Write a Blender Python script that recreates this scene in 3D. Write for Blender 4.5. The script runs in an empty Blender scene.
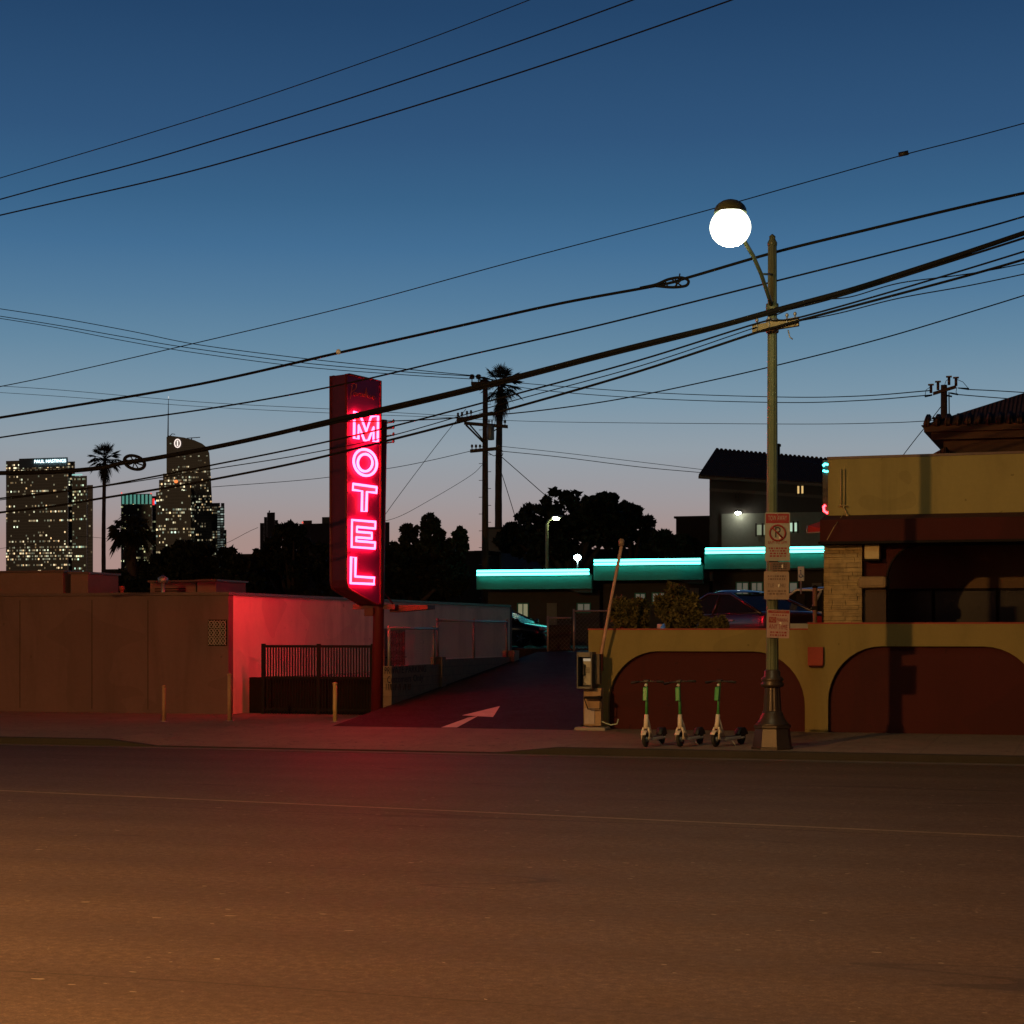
import bpy, math, random
import numpy as np
from mathutils import Vector, Matrix
R = math.radians
random.seed(7)
sc = bpy.context.scene
COL = sc.collection
# ------------------------------------------------------------------ camera model
F = 1900.0; TH = R(17.5); CX, HY, CZ = 512.0, 633.0, 2.1
def ang(px): return math.atan((px-CX)/F)-TH
def X(px, y): return y*math.tan(ang(px))
def D(x, y): return -x*math.sin(TH)+y*math.cos(TH)
def Z(py, x, y): return CZ+(HY-py)*D(x, y)/F
def P(px, py, y):
    x = X(px, y); return Vector((x, y, Z(py, x, y)))
def YX(px, x): return x/math.tan(ang(px))
def G(px, py, z0=0.0, s=0.0, y0=0.0):          # where the sight line meets the plane z = z0 + s (y-y0)
    y = 30.0
    for _ in range(60):
        k = D(X(px, 1.0), 1.0)
        zz = z0+s*(y-y0)
        y = y*.5+.5*((CZ-zz)*F/((py-HY)*k))
    return Vector((X(px, y), y, z0+s*(y-y0)))
cd = bpy.data.cameras.new('camera'); cam = bpy.data.objects.new('camera', cd); COL.objects.link(cam); sc.camera = cam
cam.location = (0, 0, CZ); cam.rotation_euler = (R(90), 0, TH)
cd.sensor_fit = 'HORIZONTAL'; cd.sensor_width = 36; cd.lens = 36*F/1024; cd.shift_y = (HY-512)/1024
cd.clip_start = .1; cd.clip_end = 30000
# ------------------------------------------------------------------ materials
def nodes(name):
    m = bpy.data.materials.new(name); m.use_nodes = True
    nt = m.node_tree; b = nt.nodes['Principled BSDF']
    return m, nt, b
def nd(nt, t, **kw):
    n = nt.nodes.new(t)
    for k, v in kw.items(): setattr(n, k, v)
    return n
def noise(nt, vec, scale, detail=4, rough=.55, dist=0.):
    n = nd(nt, 'ShaderNodeTexNoise'); n.inputs['Scale'].default_value = scale
    n.inputs['Detail'].default_value = detail; n.inputs['Roughness'].default_value = rough; n.inputs['Distortion'].default_value = dist
    nt.links.new(vec, n.inputs['Vector']); return n.outputs['Fac']
def ramp(nt, fac, stops):
    r = nd(nt, 'ShaderNodeValToRGB'); e = r.color_ramp.elements
    while len(e) < len(stops): e.new(.5)
    for i, (p, c) in enumerate(stops): e[i].position = p; e[i].color = (*c, 1) if len(c) == 3 else c
    nt.links.new(fac, r.inputs['Fac']); return r.outputs['Color']
def mixc(nt, fac, a, b, mode='MIX'):
    m = nd(nt, 'ShaderNodeMix', data_type='RGBA', blend_type=mode)
    for s, v in ((m.inputs[0], fac), (m.inputs[6], a), (m.inputs[7], b)):
        if hasattr(v, 'is_linked'): nt.links.new(v, s)
        elif isinstance(v, (int, float)): s.default_value = v
        else: s.default_value = (*v, 1)
    return m.outputs[2]
def math_(nt, op, a, b=None, c=None):
    m = nd(nt, 'ShaderNodeMath', operation=op)
    for i, v in enumerate((a, b, c)):
        if v is None: continue
        if hasattr(v, 'is_linked'): nt.links.new(v, m.inputs[i])
        else: m.inputs[i].default_value = v
    return m.outputs[0]
def coords(nt, scale=(1, 1, 1), kind='Object'):
    t = nd(nt, 'ShaderNodeTexCoord'); mp = nd(nt, 'ShaderNodeMapping'); mp.inputs['Scale'].default_value = scale
    nt.links.new(t.outputs[kind], mp.inputs['Vector']); return mp.outputs[0]
def bumpn(nt, b, h, strength, dist=.01):
    bp = nd(nt, 'ShaderNodeBump'); bp.inputs['Strength'].default_value = strength; bp.inputs['Distance'].default_value = dist
    nt.links.new(h, bp.inputs['Height']); nt.links.new(bp.outputs[0], b.inputs['Normal'])
def sc3(c, k): return tuple(max(0, min(1, v*k)) for v in c)
def M(name, base, rough=.7, var=.2, scale=1.5, bump=.25, bscale=40, metal=0., stretch=(1, 1, 1), coat=0.):
    m, nt, b = nodes(name); v = coords(nt, stretch)
    f = noise(nt, v, scale, 5, .6, .3)
    c = ramp(nt, f, [(.28, sc3(base, 1-var)), (.5, base), (.74, sc3(base, 1+var))])
    f2 = noise(nt, v, scale*11, 3)
    c = mixc(nt, .35, c, ramp(nt, f2, [(.3, sc3(base, 1-var)), (.7, sc3(base, 1+var))]))
    if 'stucco' in name:                         # drip streaks, patched paint, grubby splashes
        st = noise(nt, coords(nt, (1.1, 1.1, .2)), 1.0, 6, .62, .6)
        c = mixc(nt, .38, c, ramp(nt, st, [(.34, sc3(base, .5)), (.5, base), (.72, sc3(base, 1.2))]))
        pt = math_(nt, 'GREATER_THAN', noise(nt, coords(nt, (.5, .5, .8)), 1.0, 1.0, .4), .585)
        c = mixc(nt, math_(nt, 'MULTIPLY', pt, .28), c, sc3(base, .62))
        sp_k = math_(nt, 'GREATER_THAN', noise(nt, coords(nt), 5.0, 2), .735)
        c = mixc(nt, math_(nt, 'MULTIPLY', sp_k, .5), c, sc3(base, .35))
    nt.links.new(c, b.inputs['Base Color'])
    b.inputs['Roughness'].default_value = rough; b.inputs['Metallic'].default_value = metal
    if coat: b.inputs['Coat Weight'].default_value = coat
    if bump: bumpn(nt, b, noise(nt, v, bscale, 4), bump)
    if name in ('black_iron', 'dark_painted_wall'): b.inputs['Specular IOR Level'].default_value = .08
    return m
def E(name, col, strength, base=(.5, .5, .5)):
    m, nt, b = nodes(name); v = coords(nt)
    c = mixc(nt, noise(nt, v, 9), sc3(col, .92), col)
    nt.links.new(c, b.inputs['Emission Color']); b.inputs['Emission Strength'].default_value = strength
    b.inputs['Base Color'].default_value = (*base, 1)
    return m
def EX(name, rgb):                      # emission by absolute radiance
    k = max(rgb); return E(name, tuple(v/k for v in rgb), k)
def glass(name, col=(.01, .012, .013), rough=.06):
    return M(name, col, rough, .1, 2, 0)
def brick_mat(name, c1, c2, mortar, w, h, axes, msize=.012, bump=.6, var=.3):
    m, nt, b = nodes(name); t = nd(nt, 'ShaderNodeTexCoord'); s = nd(nt, 'ShaderNodeSeparateXYZ'); cb = nd(nt, 'ShaderNodeCombineXYZ')
    nt.links.new(t.outputs['Object'], s.inputs[0])
    for i, a in enumerate(axes): nt.links.new(s.outputs[a], cb.inputs[i])
    br = nd(nt, 'ShaderNodeTexBrick'); br.inputs['Scale'].default_value = 1; br.inputs['Brick Width'].default_value = w; br.inputs['Row Height'].default_value = h
    br.inputs['Mortar Size'].default_value = msize; br.inputs['Mortar Smooth'].default_value = .2; br.inputs['Bias'].default_value = 0
    for k, c in (('Color1', c1), ('Color2', c2), ('Mortar', mortar)): br.inputs[k].default_value = (*c, 1)
    nt.links.new(cb.outputs[0], br.inputs['Vector'])
    c = mixc(nt, .5, br.outputs['Color'], ramp(nt, noise(nt, t.outputs['Object'], 6, 5), [(.3, sc3(c1, 1-var)), (.7, sc3(c1, 1+var))]))
    nt.links.new(c, b.inputs['Base Color']); b.inputs['Roughness'].default_value = .85
    h_ = math_(nt, 'ADD', br.outputs['Fac'], math_(nt, 'MULTIPLY', noise(nt, t.outputs['Object'], 30), -.6))
    bumpn(nt, b, h_, -bump, .02); return m
def tower_mat(name, wall, cw, ch, dens, cols, strength, rowd=.35, seed=0., rough=.3):
    m, nt, b = nodes(name); t = nd(nt, 'ShaderNodeTexCoord'); s = nd(nt, 'ShaderNodeSeparateXYZ'); nt.links.new(t.outputs['Object'], s.inputs[0])
    u = math_(nt, 'MULTIPLY_ADD', s.outputs[1], 1.0, s.outputs[0]); u = math_(nt, 'DIVIDE', math_(nt, 'ADD', u, 500.0), cw)
    v = math_(nt, 'DIVIDE', s.outputs[2], ch)
    fu, fv = math_(nt, 'FLOOR', u), math_(nt, 'FLOOR', v)
    def wn(a, b_, sd):
        cb = nd(nt, 'ShaderNodeCombineXYZ')
        for i, q in enumerate((a, b_, sd)):
            if hasattr(q, 'is_linked'): nt.links.new(q, cb.inputs[i])
            else: cb.inputs[i].default_value = q
        w = nd(nt, 'ShaderNodeTexWhiteNoise', noise_dimensions='3D'); nt.links.new(cb.outputs[0], w.inputs['Vector']); return w.outputs['Value']
    cell = wn(fu, fv, seed+1.3); row = wn(0., fv, seed+5.1); blk = wn(math_(nt, 'FLOOR', math_(nt, 'DIVIDE', fu, 4.)), fv, seed+9.7)
    thr = math_(nt, 'MULTIPLY_ADD', math_(nt, 'GREATER_THAN', row, 1-rowd), .45, dens)
    thr = math_(nt, 'MULTIPLY_ADD', math_(nt, 'GREATER_THAN', blk, .72), .3, thr)
    lit = math_(nt, 'LESS_THAN', cell, thr)
    ins = math_(nt, 'MULTIPLY', math_(nt, 'COMPARE', math_(nt, 'FRACT', u), .5, .4), math_(nt, 'COMPARE', math_(nt, 'FRACT', v), .5, .27))
    lit = math_(nt, 'MULTIPLY', lit, ins)
    hue = wn(fu, fv, seed+17.); br = wn(fu, fv, seed+23.)
    col = ramp(nt, hue, [(0., cols[0]), (.5, cols[1]), (1., cols[2])])
    st = math_(nt, 'MULTIPLY', lit, math_(nt, 'MULTIPLY_ADD', math_(nt, 'POWER', br, 4.0), strength*2.2, strength*.16))
    nt.links.new(col, b.inputs['Emission Color']); nt.links.new(st, b.inputs['Emission Strength'])
    wc = mixc(nt, ins, wall, sc3(wall, .5)); nt.links.new(wc, b.inputs['Base Color'])
    b.inputs['Roughness'].default_value = rough
    return m
def leaf_mat(name, c, var=.5, rough=.6):
    m, nt, b = nodes(name); v = coords(nt)
    f = noise(nt, v, 1.1, 3); f2 = noise(nt, v, 8.0, 2)
    col = ramp(nt, math_(nt, 'MULTIPLY_ADD', f2, .5, math_(nt, 'MULTIPLY', f, .5)), [(.33, sc3(c, 1-var)), (.52, c), (.7, (c[0]*(1+var*1.4), c[1]*(1+var), c[2]))])
    nt.links.new(col, b.inputs['Base Color']); b.inputs['Roughness'].default_value = rough
    b.inputs['Specular IOR Level'].default_value = .25
    return m
# ------------------------------------------------------------------ mesh builder
def tag(o, label=None, cat=None, group=None, kind=None):
    if label: o['label'] = label
    if cat: o['category'] = cat
    if group: o['group'] = group
    if kind: o['kind'] = kind
    return o
def wloc(o):
    v = Vector(o.location)
    while o.parent is not None: o = o.parent; v = v+Vector(o.location)
    return v
def thing(name, label, cat, loc=(0, 0, 0), group=None, rz=0):
    o = bpy.data.objects.new(name, None); COL.objects.link(o); o.location = loc; o.rotation_euler.z = rz; o.empty_display_size = .2
    return tag(o, label, cat, group)
class MB:
    def __init__(s): s.v = []; s.f = []; s.sm = []
    def add(s, vs, fs, smooth=False, M_=None):
        b = len(s.v)
        for p in vs:
            p = Vector(p); s.v.append(M_ @ p if M_ is not None else p)
        for f in fs: s.f.append(tuple(i+b for i in f)); s.sm.append(smooth)
        return s
    def box(s, a, b, M_=None):
        x0, y0, z0 = (min(a[i], b[i]) for i in range(3)); x1, y1, z1 = (max(a[i], b[i]) for i in range(3))
        return s.add([(x0, y0, z0), (x1, y0, z0), (x1, y1, z0), (x0, y1, z0), (x0, y0, z1), (x1, y0, z1), (x1, y1, z1), (x0, y1, z1)],
                     [(0, 3, 2, 1), (4, 5, 6, 7), (0, 1, 5, 4), (1, 2, 6, 5), (2, 3, 7, 6), (3, 0, 4, 7)], False, M_)
    def prism(s, poly, ext, M_=None):            # poly: 3D points (planar); ext: extrusion vector
        n = len(poly); e = Vector(ext); p = [Vector(q) for q in poly]
        return s.add(p+[q+e for q in p], [tuple(range(n))[::-1], tuple(range(n, 2*n))]+[(i, (i+1) % n, n+(i+1) % n, n+i) for i in range(n)], False, M_)
    def tube(s, pts, r, n=8, closed=False, M_=None, cap=True):
        pts = [Vector(p) for p in pts]; N = len(pts)
        rs = r if isinstance(r, (list, tuple)) else [r]*N
        vs = []; fs = []; prev = None
        for i in range(N):
            if closed: t = pts[(i+1) % N]-pts[i-1]
            else: t = pts[min(i+1, N-1)]-pts[max(i-1, 0)]
            if t.length < 1e-9: t = Vector((0, 0, 1))
            t.normalize()
            if prev is None:
                a = Vector((0, 0, 1)) if abs(t.z) < .9 else Vector((1, 0, 0)); u = t.cross(a).normalized()
            else:
                u = prev-t*prev.dot(t)
                if u.length < 1e-6: u = t.orthogonal()
                u.normalize()
            prev = u; w = t.cross(u)
            for k in range(n):
                q = 2*math.pi*k/n; vs.append(pts[i]+(u*math.cos(q)+w*math.sin(q))*rs[i])
        for i in range(N if closed else N-1):
            j = (i+1) % N
            for k in range(n): fs.append((i*n+k, i*n+(k+1) % n, j*n+(k+1) % n, j*n+k))
        if not closed and cap: fs.append(tuple(range(n))[::-1]); fs.append(tuple((N-1)*n+k for k in range(n)))
        return s.add(vs, fs, n > 5, M_)
    def lathe(s, prof, c=(0, 0, 0), n=20, M_=None, smooth=True):   # prof [(r,z)]
        vs = []; fs = []
        for r, z in prof:
            for k in range(n):
                q = 2*math.pi*(k+.5)/n; vs.append((c[0]+r*math.cos(q), c[1]+r*math.sin(q), c[2]+z))
        for i in range(len(prof)-1):
            for k in range(n): fs.append((i*n+k, i*n+(k+1) % n, (i+1)*n+(k+1) % n, (i+1)*n+k))
        fs.append(tuple(range(n))[::-1]); fs.append(tuple((len(prof)-1)*n+k for k in range(n)))
        return s.add(vs, fs, smooth, M_)
    def ball(s, c, rx, ry, rz, nu=12, nv=8, M_=None):
        prof = []
        vs = []; fs = []
        for i in range(nv+1):
            p = math.pi*i/nv
            for k in range(nu):
                q = 2*math.pi*k/nu; vs.append((c[0]+rx*math.sin(p)*math.cos(q), c[1]+ry*math.sin(p)*math.sin(q), c[2]+rz*math.cos(p)))
        for i in range(nv):
            for k in range(nu): fs.append((i*nu+k, (i+1)*nu+k, (i+1)*nu+(k+1) % nu, i*nu+(k+1) % nu))
        return s.add(vs, fs, True, M_)
    def build(s, name, mat, parent=None, local=False, bevel=0., kind=None):
        me = bpy.data.meshes.new(name); vs = s.v
        loc = Vector((0, 0, 0))
        if parent is None and not local:
            a = np.array([tuple(v) for v in vs]); lo, hi = a.min(0), a.max(0); loc = Vector(((lo[0]+hi[0])/2, (lo[1]+hi[1])/2, lo[2]))
        elif parent is not None and not local: loc = wloc(parent)
        me.from_pydata([tuple(v-loc) for v in vs], [], s.f); me.update()
        me.polygons.foreach_set('use_smooth', s.sm)
        me.materials.append(mat)
        o = bpy.data.objects.new(name, me); COL.objects.link(o)
        if parent is not None: o.parent = parent
        elif not local: o.location = loc
        if bevel:
            bv = o.modifiers.new('bevel', 'BEVEL'); bv.width = bevel; bv.segments = 2; bv.limit_method = 'ANGLE'; bv.angle_limit = R(40)
        if kind: o['kind'] = kind
        return o
def text(name, body, size, mat, parent, loc, xdir, zdir, align='CENTER', ext=.002, sx=1.0):
    c = bpy.data.curves.new(name, 'FONT'); c.body = body; c.size = size; c.align_x = align; c.align_y = 'CENTER'; c.extrude = ext; c.space_character = 1.05
    t = bpy.data.objects.new(name, c); COL.objects.link(t); bpy.context.view_layer.update()
    me = bpy.data.meshes.new_from_object(t.evaluated_get(bpy.context.evaluated_depsgraph_get()))
    bpy.data.objects.remove(t); bpy.data.curves.remove(c)
    x = Vector(xdir).normalized(); z = Vector(zdir).normalized(); n = x.cross(z)
    m4 = Matrix(((x.x*sx, z.x, n.x, 0), (x.y*sx, z.y, n.y, 0), (x.z*sx, z.z, n.z, 0), (0, 0, 0, 1)))
    me.transform(Matrix.Translation(Vector(loc)-(wloc(parent) if parent else Vector())) @ m4)
    me.materials.clear(); me.materials.append(mat)
    o = bpy.data.objects.new(name, me); COL.objects.link(o)
    if parent: o.parent = parent
    return o
def copy_tree(o, parent=None):
    c = o.copy(); COL.objects.link(c)
    if parent is not None: c.parent = parent
    for ch in list(o.children): copy_tree(ch, c)
    return c
# ------------------------------------------------------------------ world
w = bpy.data.worlds.new('World'); sc.world = w; w.use_nodes = True; nt = w.node_tree; bg = nt.nodes['Background']
sky = nd(nt, 'ShaderNodeTexSky', sky_type='NISHITA'); sky.sun_disc = False; sky.sun_elevation = R(2); sky.sun_rotation = R(207.7); sky.ozone_density = 4
tcw = nd(nt, 'ShaderNodeTexCoord'); sp = nd(nt, 'ShaderNodeSeparateXYZ'); nt.links.new(tcw.outputs['Generated'], sp.inputs[0])
elev = math_(nt, 'MULTIPLY', sp.outputs[2], 2.0)
SKY = [(0.0, (.40, .21, .185)), (.098, (.335, .235, .215)), (.14, (.295, .27, .28)), (.192, (.25, .295, .335)), (.243, (.172, .264, .34)), (.296, (.113, .215, .312)), (.345, (.076, .172, .285)), (.396, (.049, .135, .255)), (.443, (.035, .106, .212)), (.505, (.026, .078, .172)), (.62, (.015, .050, .122)), (.85, (.006, .018, .05)), (1.0, (.004, .012, .035))]
dusk = ramp(nt, elev, SKY)
low = math_(nt, 'GREATER_THAN', sp.outputs[2], -.002)
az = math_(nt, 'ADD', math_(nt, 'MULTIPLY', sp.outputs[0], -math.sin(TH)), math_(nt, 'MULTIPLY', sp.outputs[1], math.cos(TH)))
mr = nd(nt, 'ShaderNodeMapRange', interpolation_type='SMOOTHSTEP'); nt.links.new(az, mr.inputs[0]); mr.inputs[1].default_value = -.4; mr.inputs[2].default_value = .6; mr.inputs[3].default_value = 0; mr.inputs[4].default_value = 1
dusk = mixc(nt, mr.outputs[0], mixc(nt, 1.0, dusk, (.24, .16, .12), 'MULTIPLY'), dusk)      # sky behind the camera dimmed and warmed to cut its fill light
dusk = mixc(nt, low, (.004, .003, .003), dusk)
nish = mixc(nt, 1.0, sky.outputs[0], (.002, .002, .002), 'MULTIPLY')
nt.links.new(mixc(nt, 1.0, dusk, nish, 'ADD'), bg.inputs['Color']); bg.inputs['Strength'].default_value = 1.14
sd = bpy.data.lights.new('sun', 'SUN'); sd.energy = .05; sd.angle = R(12); sd.color = (1, .62, .3)
so = bpy.data.objects.new('sun', sd); COL.objects.link(so)
so.rotation_euler = Vector((1.68, 3.2, -3.61*math.tan(R(4)))).to_track_quat('-Z', 'Y').to_euler()
vs_ = sc.view_settings; vs_.view_transform = 'Standard'; vs_.look = 'None'; vs_.exposure = 0; vs_.gamma = 1; vs_.use_curve_mapping = False
sc.cycles.max_bounces = 6; sc.cycles.diffuse_bounces = 3; sc.cycles.glossy_bounces = 3; sc.cycles.transparent_max_bounces = 6; sc.cycles.sample_clamp_indirect = 4.0
sc.cycles.use_denoising = True
# ------------------------------------------------------------------ shared materials
m_metal = M('galvanised_metal', (.3, .3, .29), .5, .2, 3, .1, 60, .6)
m_dark = M('black_iron', (.014, .012, .011), .75, .3, 6, .15)
m_black = M('black_plastic', (.018, .018, .018), .5, .2, 8, .05)
m_wood = M('pole_timber', (.10, .065, .04), .9, .4, 3, .4, 20, stretch=(6, 6, .5))
m_wire = M('cable_sheath', (.008, .0075, .0075), .8, .2, 2, 0); m_wire.node_tree.nodes['Principled BSDF'].inputs['Specular IOR Level'].default_value = .1
m_insul = M('porcelain', (.09, .05, .035), .3, .2, 8, 0)
m_white = M('white_paint', (.75, .74, .70), .5, .1, 5, .05)
m_rubber = M('tyre_rubber', (.015, .015, .015), .8, .2, 20, .2)
m_conc = M('concrete', (.28, .25, .22), .85, .22, 2, .4, 70)
# ------------------------------------------------------------------ ground, road, sidewalk
def sheet(name, mat, pts, faces): return MB().add(pts, faces).build(name, mat, kind='structure')
m_far = M('far_ground', (.05, .045, .04), .95, .3, .2, .2, 3)
gx = (-9000, 9000); prof = [(-4000, -.06), (60.5, -.06), (66, 1.45), (9000, 1.45)]
pts = []; 
for y, z in prof: pts += [(gx[0], y, z), (gx[1], y, z)]
sheet('ground', m_far, pts, [(2*i, 2*i+1, 2*i+3, 2*i+2) for i in range(len(prof)-1)])
def asphalt(name, c, cracks=True):
    m, nt, b = nodes(name); t = nd(nt, 'ShaderNodeTexCoord'); o = t.outputs['Object']
    def mp(s):
        q = nd(nt, 'ShaderNodeMapping'); q.inputs['Scale'].default_value = s; nt.links.new(o, q.inputs['Vector']); return q.outputs[0]
    big = noise(nt, mp((.05, .5, 1)), 1.4, 5, .6, .4)
    col = ramp(nt, big, [(.3, sc3(c, .55)), (.5, c), (.7, sc3(c, 1.45))])
    med = noise(nt, o, 2.2, 6, .65)
    col = mixc(nt, .45, col, ramp(nt, med, [(.3, sc3(c, .7)), (.7, sc3(c, 1.35))]))
    fine = math_(nt, 'ADD', math_(nt, 'MULTIPLY', noise(nt, o, 14, 4, .75), .55), math_(nt, 'MULTIPLY', noise(nt, o, 60, 3, .7), .45))
    col = mixc(nt, .75, col, ramp(nt, fine, [(.36, sc3(c, .3)), (.5, c), (.62, sc3(c, 2.0)), (.7, sc3(c, 4.5))]), 'MIX')
    if cracks:                                   # wheel tracks polished darker along each lane, tar seams and pale chips
        sy = nd(nt, 'ShaderNodeSeparateXYZ'); nt.links.new(o, sy.inputs[0])
        wv = math_(nt, 'SINE', math_(nt, 'MULTIPLY_ADD', noise(nt, mp((.08, .3, 1)), 1.0, 3), 1.2, math_(nt, 'MULTIPLY', sy.outputs[1], 3.4)))
        col = mixc(nt, math_(nt, 'MULTIPLY_ADD', wv, .13, .2), col, sc3(c, .45))
        seam = math_(nt, 'LESS_THAN', math_(nt, 'ABSOLUTE', math_(nt, 'SUBTRACT', noise(nt, mp((.03, .5, 1)), .8, 2, .5, .2), .5)), .0016)
        col = mixc(nt, math_(nt, 'MULTIPLY', seam, .6), col, sc3(c, .35))
        chip = math_(nt, 'GREATER_THAN', noise(nt, mp((1, 1.6, 1)), 6.5, 1), .765)
        col = mixc(nt, math_(nt, 'MULTIPLY', chip, .8), col, (.30, .26, .2))
    nt.links.new(col, b.inputs['Base Color'])
    nt.links.new(math_(nt, 'MULTIPLY_ADD', med, .25, .55), b.inputs['Roughness'])
    b.inputs['Specular IOR Level'].default_value = .18 if cracks else .08
    bumpn(nt, b, math_(nt, 'ADD', fine, math_(nt, 'MULTIPLY', noise(nt, o, 140, 2), .6)), .5, .012)
    return m
m_road = asphalt('road_asphalt', (.085, .058, .042))
m_lot = asphalt('lot_asphalt', (.030, .018, .014), False)
CURB = 31.4; WALLY = 36.2
sheet('road', m_road, [(-300, 3.5, 0), (300, 3.5, 0), (300, CURB-.45, 0), (-300, CURB-.45, 0)], [(0, 1, 2, 3)])
m_gut = M('gutter_concrete', (.10, .082, .07), .85, .3, 1.2, .4, 50)
sheet('gutter_pavement', m_gut, [(-300, CURB-.446, .004), (300, CURB-.446, .004), (300, CURB, .004), (-300, CURB, .004)], [(0, 1, 2, 3)])
m_seam = M('worn_lane_line', (.20, .16, .11), .8, .45, 2.5, .3, 60)
a, b_ = Vector((-60, 28.0, .005)), Vector((40, 14.6, .005)); n_ = Vector((.133, .99, 0))*.045
a = Vector((-13.3-46, 21.95+46*.1375, .005)); b_ = Vector((-1.3+30, 20.3-30*.1375, .005))
sheet('road_line_marking', m_seam, [a-n_, b_-n_, b_+n_, a+n_], [(0, 1, 2, 3)])
m_side, nt, b = nodes('sidewalk_concrete'); o = nd(nt, 'ShaderNodeTexCoord').outputs['Object']
c = (.17, .125, .10)
br = nd(nt, 'ShaderNodeTexBrick'); br.inputs['Scale'].default_value = 1; br.offset = 0; br.inputs['Brick Width'].default_value = 1.5; br.inputs['Row Height'].default_value = 1.5; br.inputs['Mortar Size'].default_value = .02
for k, cc in (('Color1', c), ('Color2', sc3(c, .85)), ('Mortar', sc3(c, .35))): br.inputs[k].default_value = (*cc, 1)
nt.links.new(o, br.inputs['Vector'])
col = mixc(nt, .5, br.outputs['Color'], ramp(nt, noise(nt, o, 1.5, 6, .65), [(.3, sc3(c, .45)), (.7, sc3(c, 1.5))]))
col = mixc(nt, .35, col, ramp(nt, noise(nt, o, 60, 3), [(.35, sc3(c, .5)), (.65, sc3(c, 1.6))]))
spots = math_(nt, 'GREATER_THAN', noise(nt, o, 7, 1), .68)
col = mixc(nt, math_(nt, 'MULTIPLY', spots, .6), col, (.03, .025, .022))
nt.links.new(col, b.inputs['Base Color']); b.inputs['Roughness'].default_value = .8; bumpn(nt, b, noise(nt, o, 80, 4), .4, .008)
def zw(x):           # pavement height at the kerb line along the street
    return .13
AP0, AP1 = -16.8, -10.2     # drive apron
# sidewalk: top sheet with the apron dipping to the gutter
xs = [-300, AP0-1.0, AP0, AP1, AP1+1.1, 300]; zs = [.13, .13, .02, .02, .13, .13]
pts = []; fs = []
for x, z in zip(xs, zs): pts += [(x, CURB+.15, z), (x, CURB+1.6, .15 if z > .1 else .10), (x, 35.6, .212), (x, 40.9, .216)]
for i in range(len(xs)-1):
    for k in range(3): fs.append((4*i+k, 4*i+4+k, 4*i+5+k, 4*i+1+k))
sheet('sidewalk', m_side, pts, fs)
mb = MB()
for i in range(len(xs)-1):
    x0, x1, z0, z1 = xs[i], xs[i+1], zs[i]+.004, zs[i+1]+.004
    mb.add([(x0, CURB, -.05), (x1, CURB, -.05), (x1, CURB+.02, z1-.015), (x0, CURB+.02, z0-.015), (x1, CURB+.05, z1), (x0, CURB+.05, z0), (x1, CURB+.15, z1), (x0, CURB+.15, z0)],
           [(0, 1, 2, 3), (3, 2, 4, 5), (5, 4, 6, 7)])
m_curb = M('kerb_concrete', (.020, .015, .012), .85, .4, 1.5, .5, 40)
mb.build('kerb', m_curb, kind='structure')
# near pavement on the camera side
mb = MB(); mb.box((-300, -12, -.05), (300, 3.4, .13)); mb.build('near_sidewalk', m_side, kind='structure')
# ramp and parking lot
DX0, DX1, RS, RZ, RY0 = -15.05, -10.0, .095, .205, 35.5
LZ = 1.58
mb = MB()
ys = [35.6, 50.0, 58, 62.3]; zz = [.2145, LZ, LZ, LZ]
for i in range(3): mb.add([(DX0, ys[i], zz[i]), (DX1, ys[i], zz[i]), (DX1, ys[i+1], zz[i+1]), (DX0, ys[i+1], zz[i+1])], [(0, 1, 2, 3)])
mb.build('driveway', m_lot, kind='structure')
mb = MB(); mb.box((DX1+.02, WALLY+.35, -.05), (60, 62.19, LZ-.004)); mb.build('parking_lot_ground', m_lot, kind='structure')
mb = MB(); mb.box((-80, 62.3, -.05), (40, 122, 1.576)); mb.build('rear_lot_ground', m_lot, kind='structure')
# painted arrow + line on the ramp
m_paint = M('road_paint', (.55, .5, .47), .7, .25, 4, .2, 60)
def rampP(px, py, dz=.005): return G(px, py, RZ+dz, RS, RY0)
mb = MB()
for poly in ([(500, 706), (493, 717), (462, 715.3)], [(478, 716), (457, 727.4), (441, 727.4), (468, 717.6)]):
    p = [rampP(*q) for q in poly]; mb.add(p, [tuple(range(len(p)))])
mb.build('driveway_arrow_marking', m_paint, kind='structure')
mb = MB()
for poly in ([(540, 684.2), (577, 670), (577, 672.2), (541, 685)], [(541, 685.2), (577, 674.3), (577, 676.6), (541, 686.4)]):
    p = [rampP(*q) for q in poly]; mb.add(p, [tuple(range(len(p)))])
mb.build('driveway_line_marking', m_paint, kind='structure')
# ------------------------------------------------------------------ low building on the left, terrace, fences
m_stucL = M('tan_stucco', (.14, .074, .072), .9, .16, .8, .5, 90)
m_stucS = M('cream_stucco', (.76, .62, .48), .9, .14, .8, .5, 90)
m_flash = M('roof_edge_metal', (.10, .05, .04), .5, .3, 3, .1)
m_roof = M('roof_felt', (.05, .045, .04), .9, .3, 1, .3)
LX, LY, LT = -19.5, 40.0, 2.98
bl = thing('low_building', 'long low flat roofed stucco building with its side wall lit red by the sign', 'building', (-40, LY, 0))
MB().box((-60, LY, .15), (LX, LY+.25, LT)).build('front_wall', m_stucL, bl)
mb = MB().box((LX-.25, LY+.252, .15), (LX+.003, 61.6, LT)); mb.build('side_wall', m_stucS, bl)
MB().box((-60, LY+.25, 2.7), (LX-.25, 61.6, 2.86)).build('roof', m_roof, bl)
mb = MB().box((-60.02, LY-.05, LT+.002), (LX+.04, LY+.26, LT+.07)); mb.box((LX-.27, LY+.262, LT+.002), (LX+.05, 61.65, LT+.07)); mb.build('roof_edge', m_flash, bl)
MB().box((-60, 61.62, .15), (LX, 61.85, LT)).build('rear_wall', m_stucL, bl)
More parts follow.
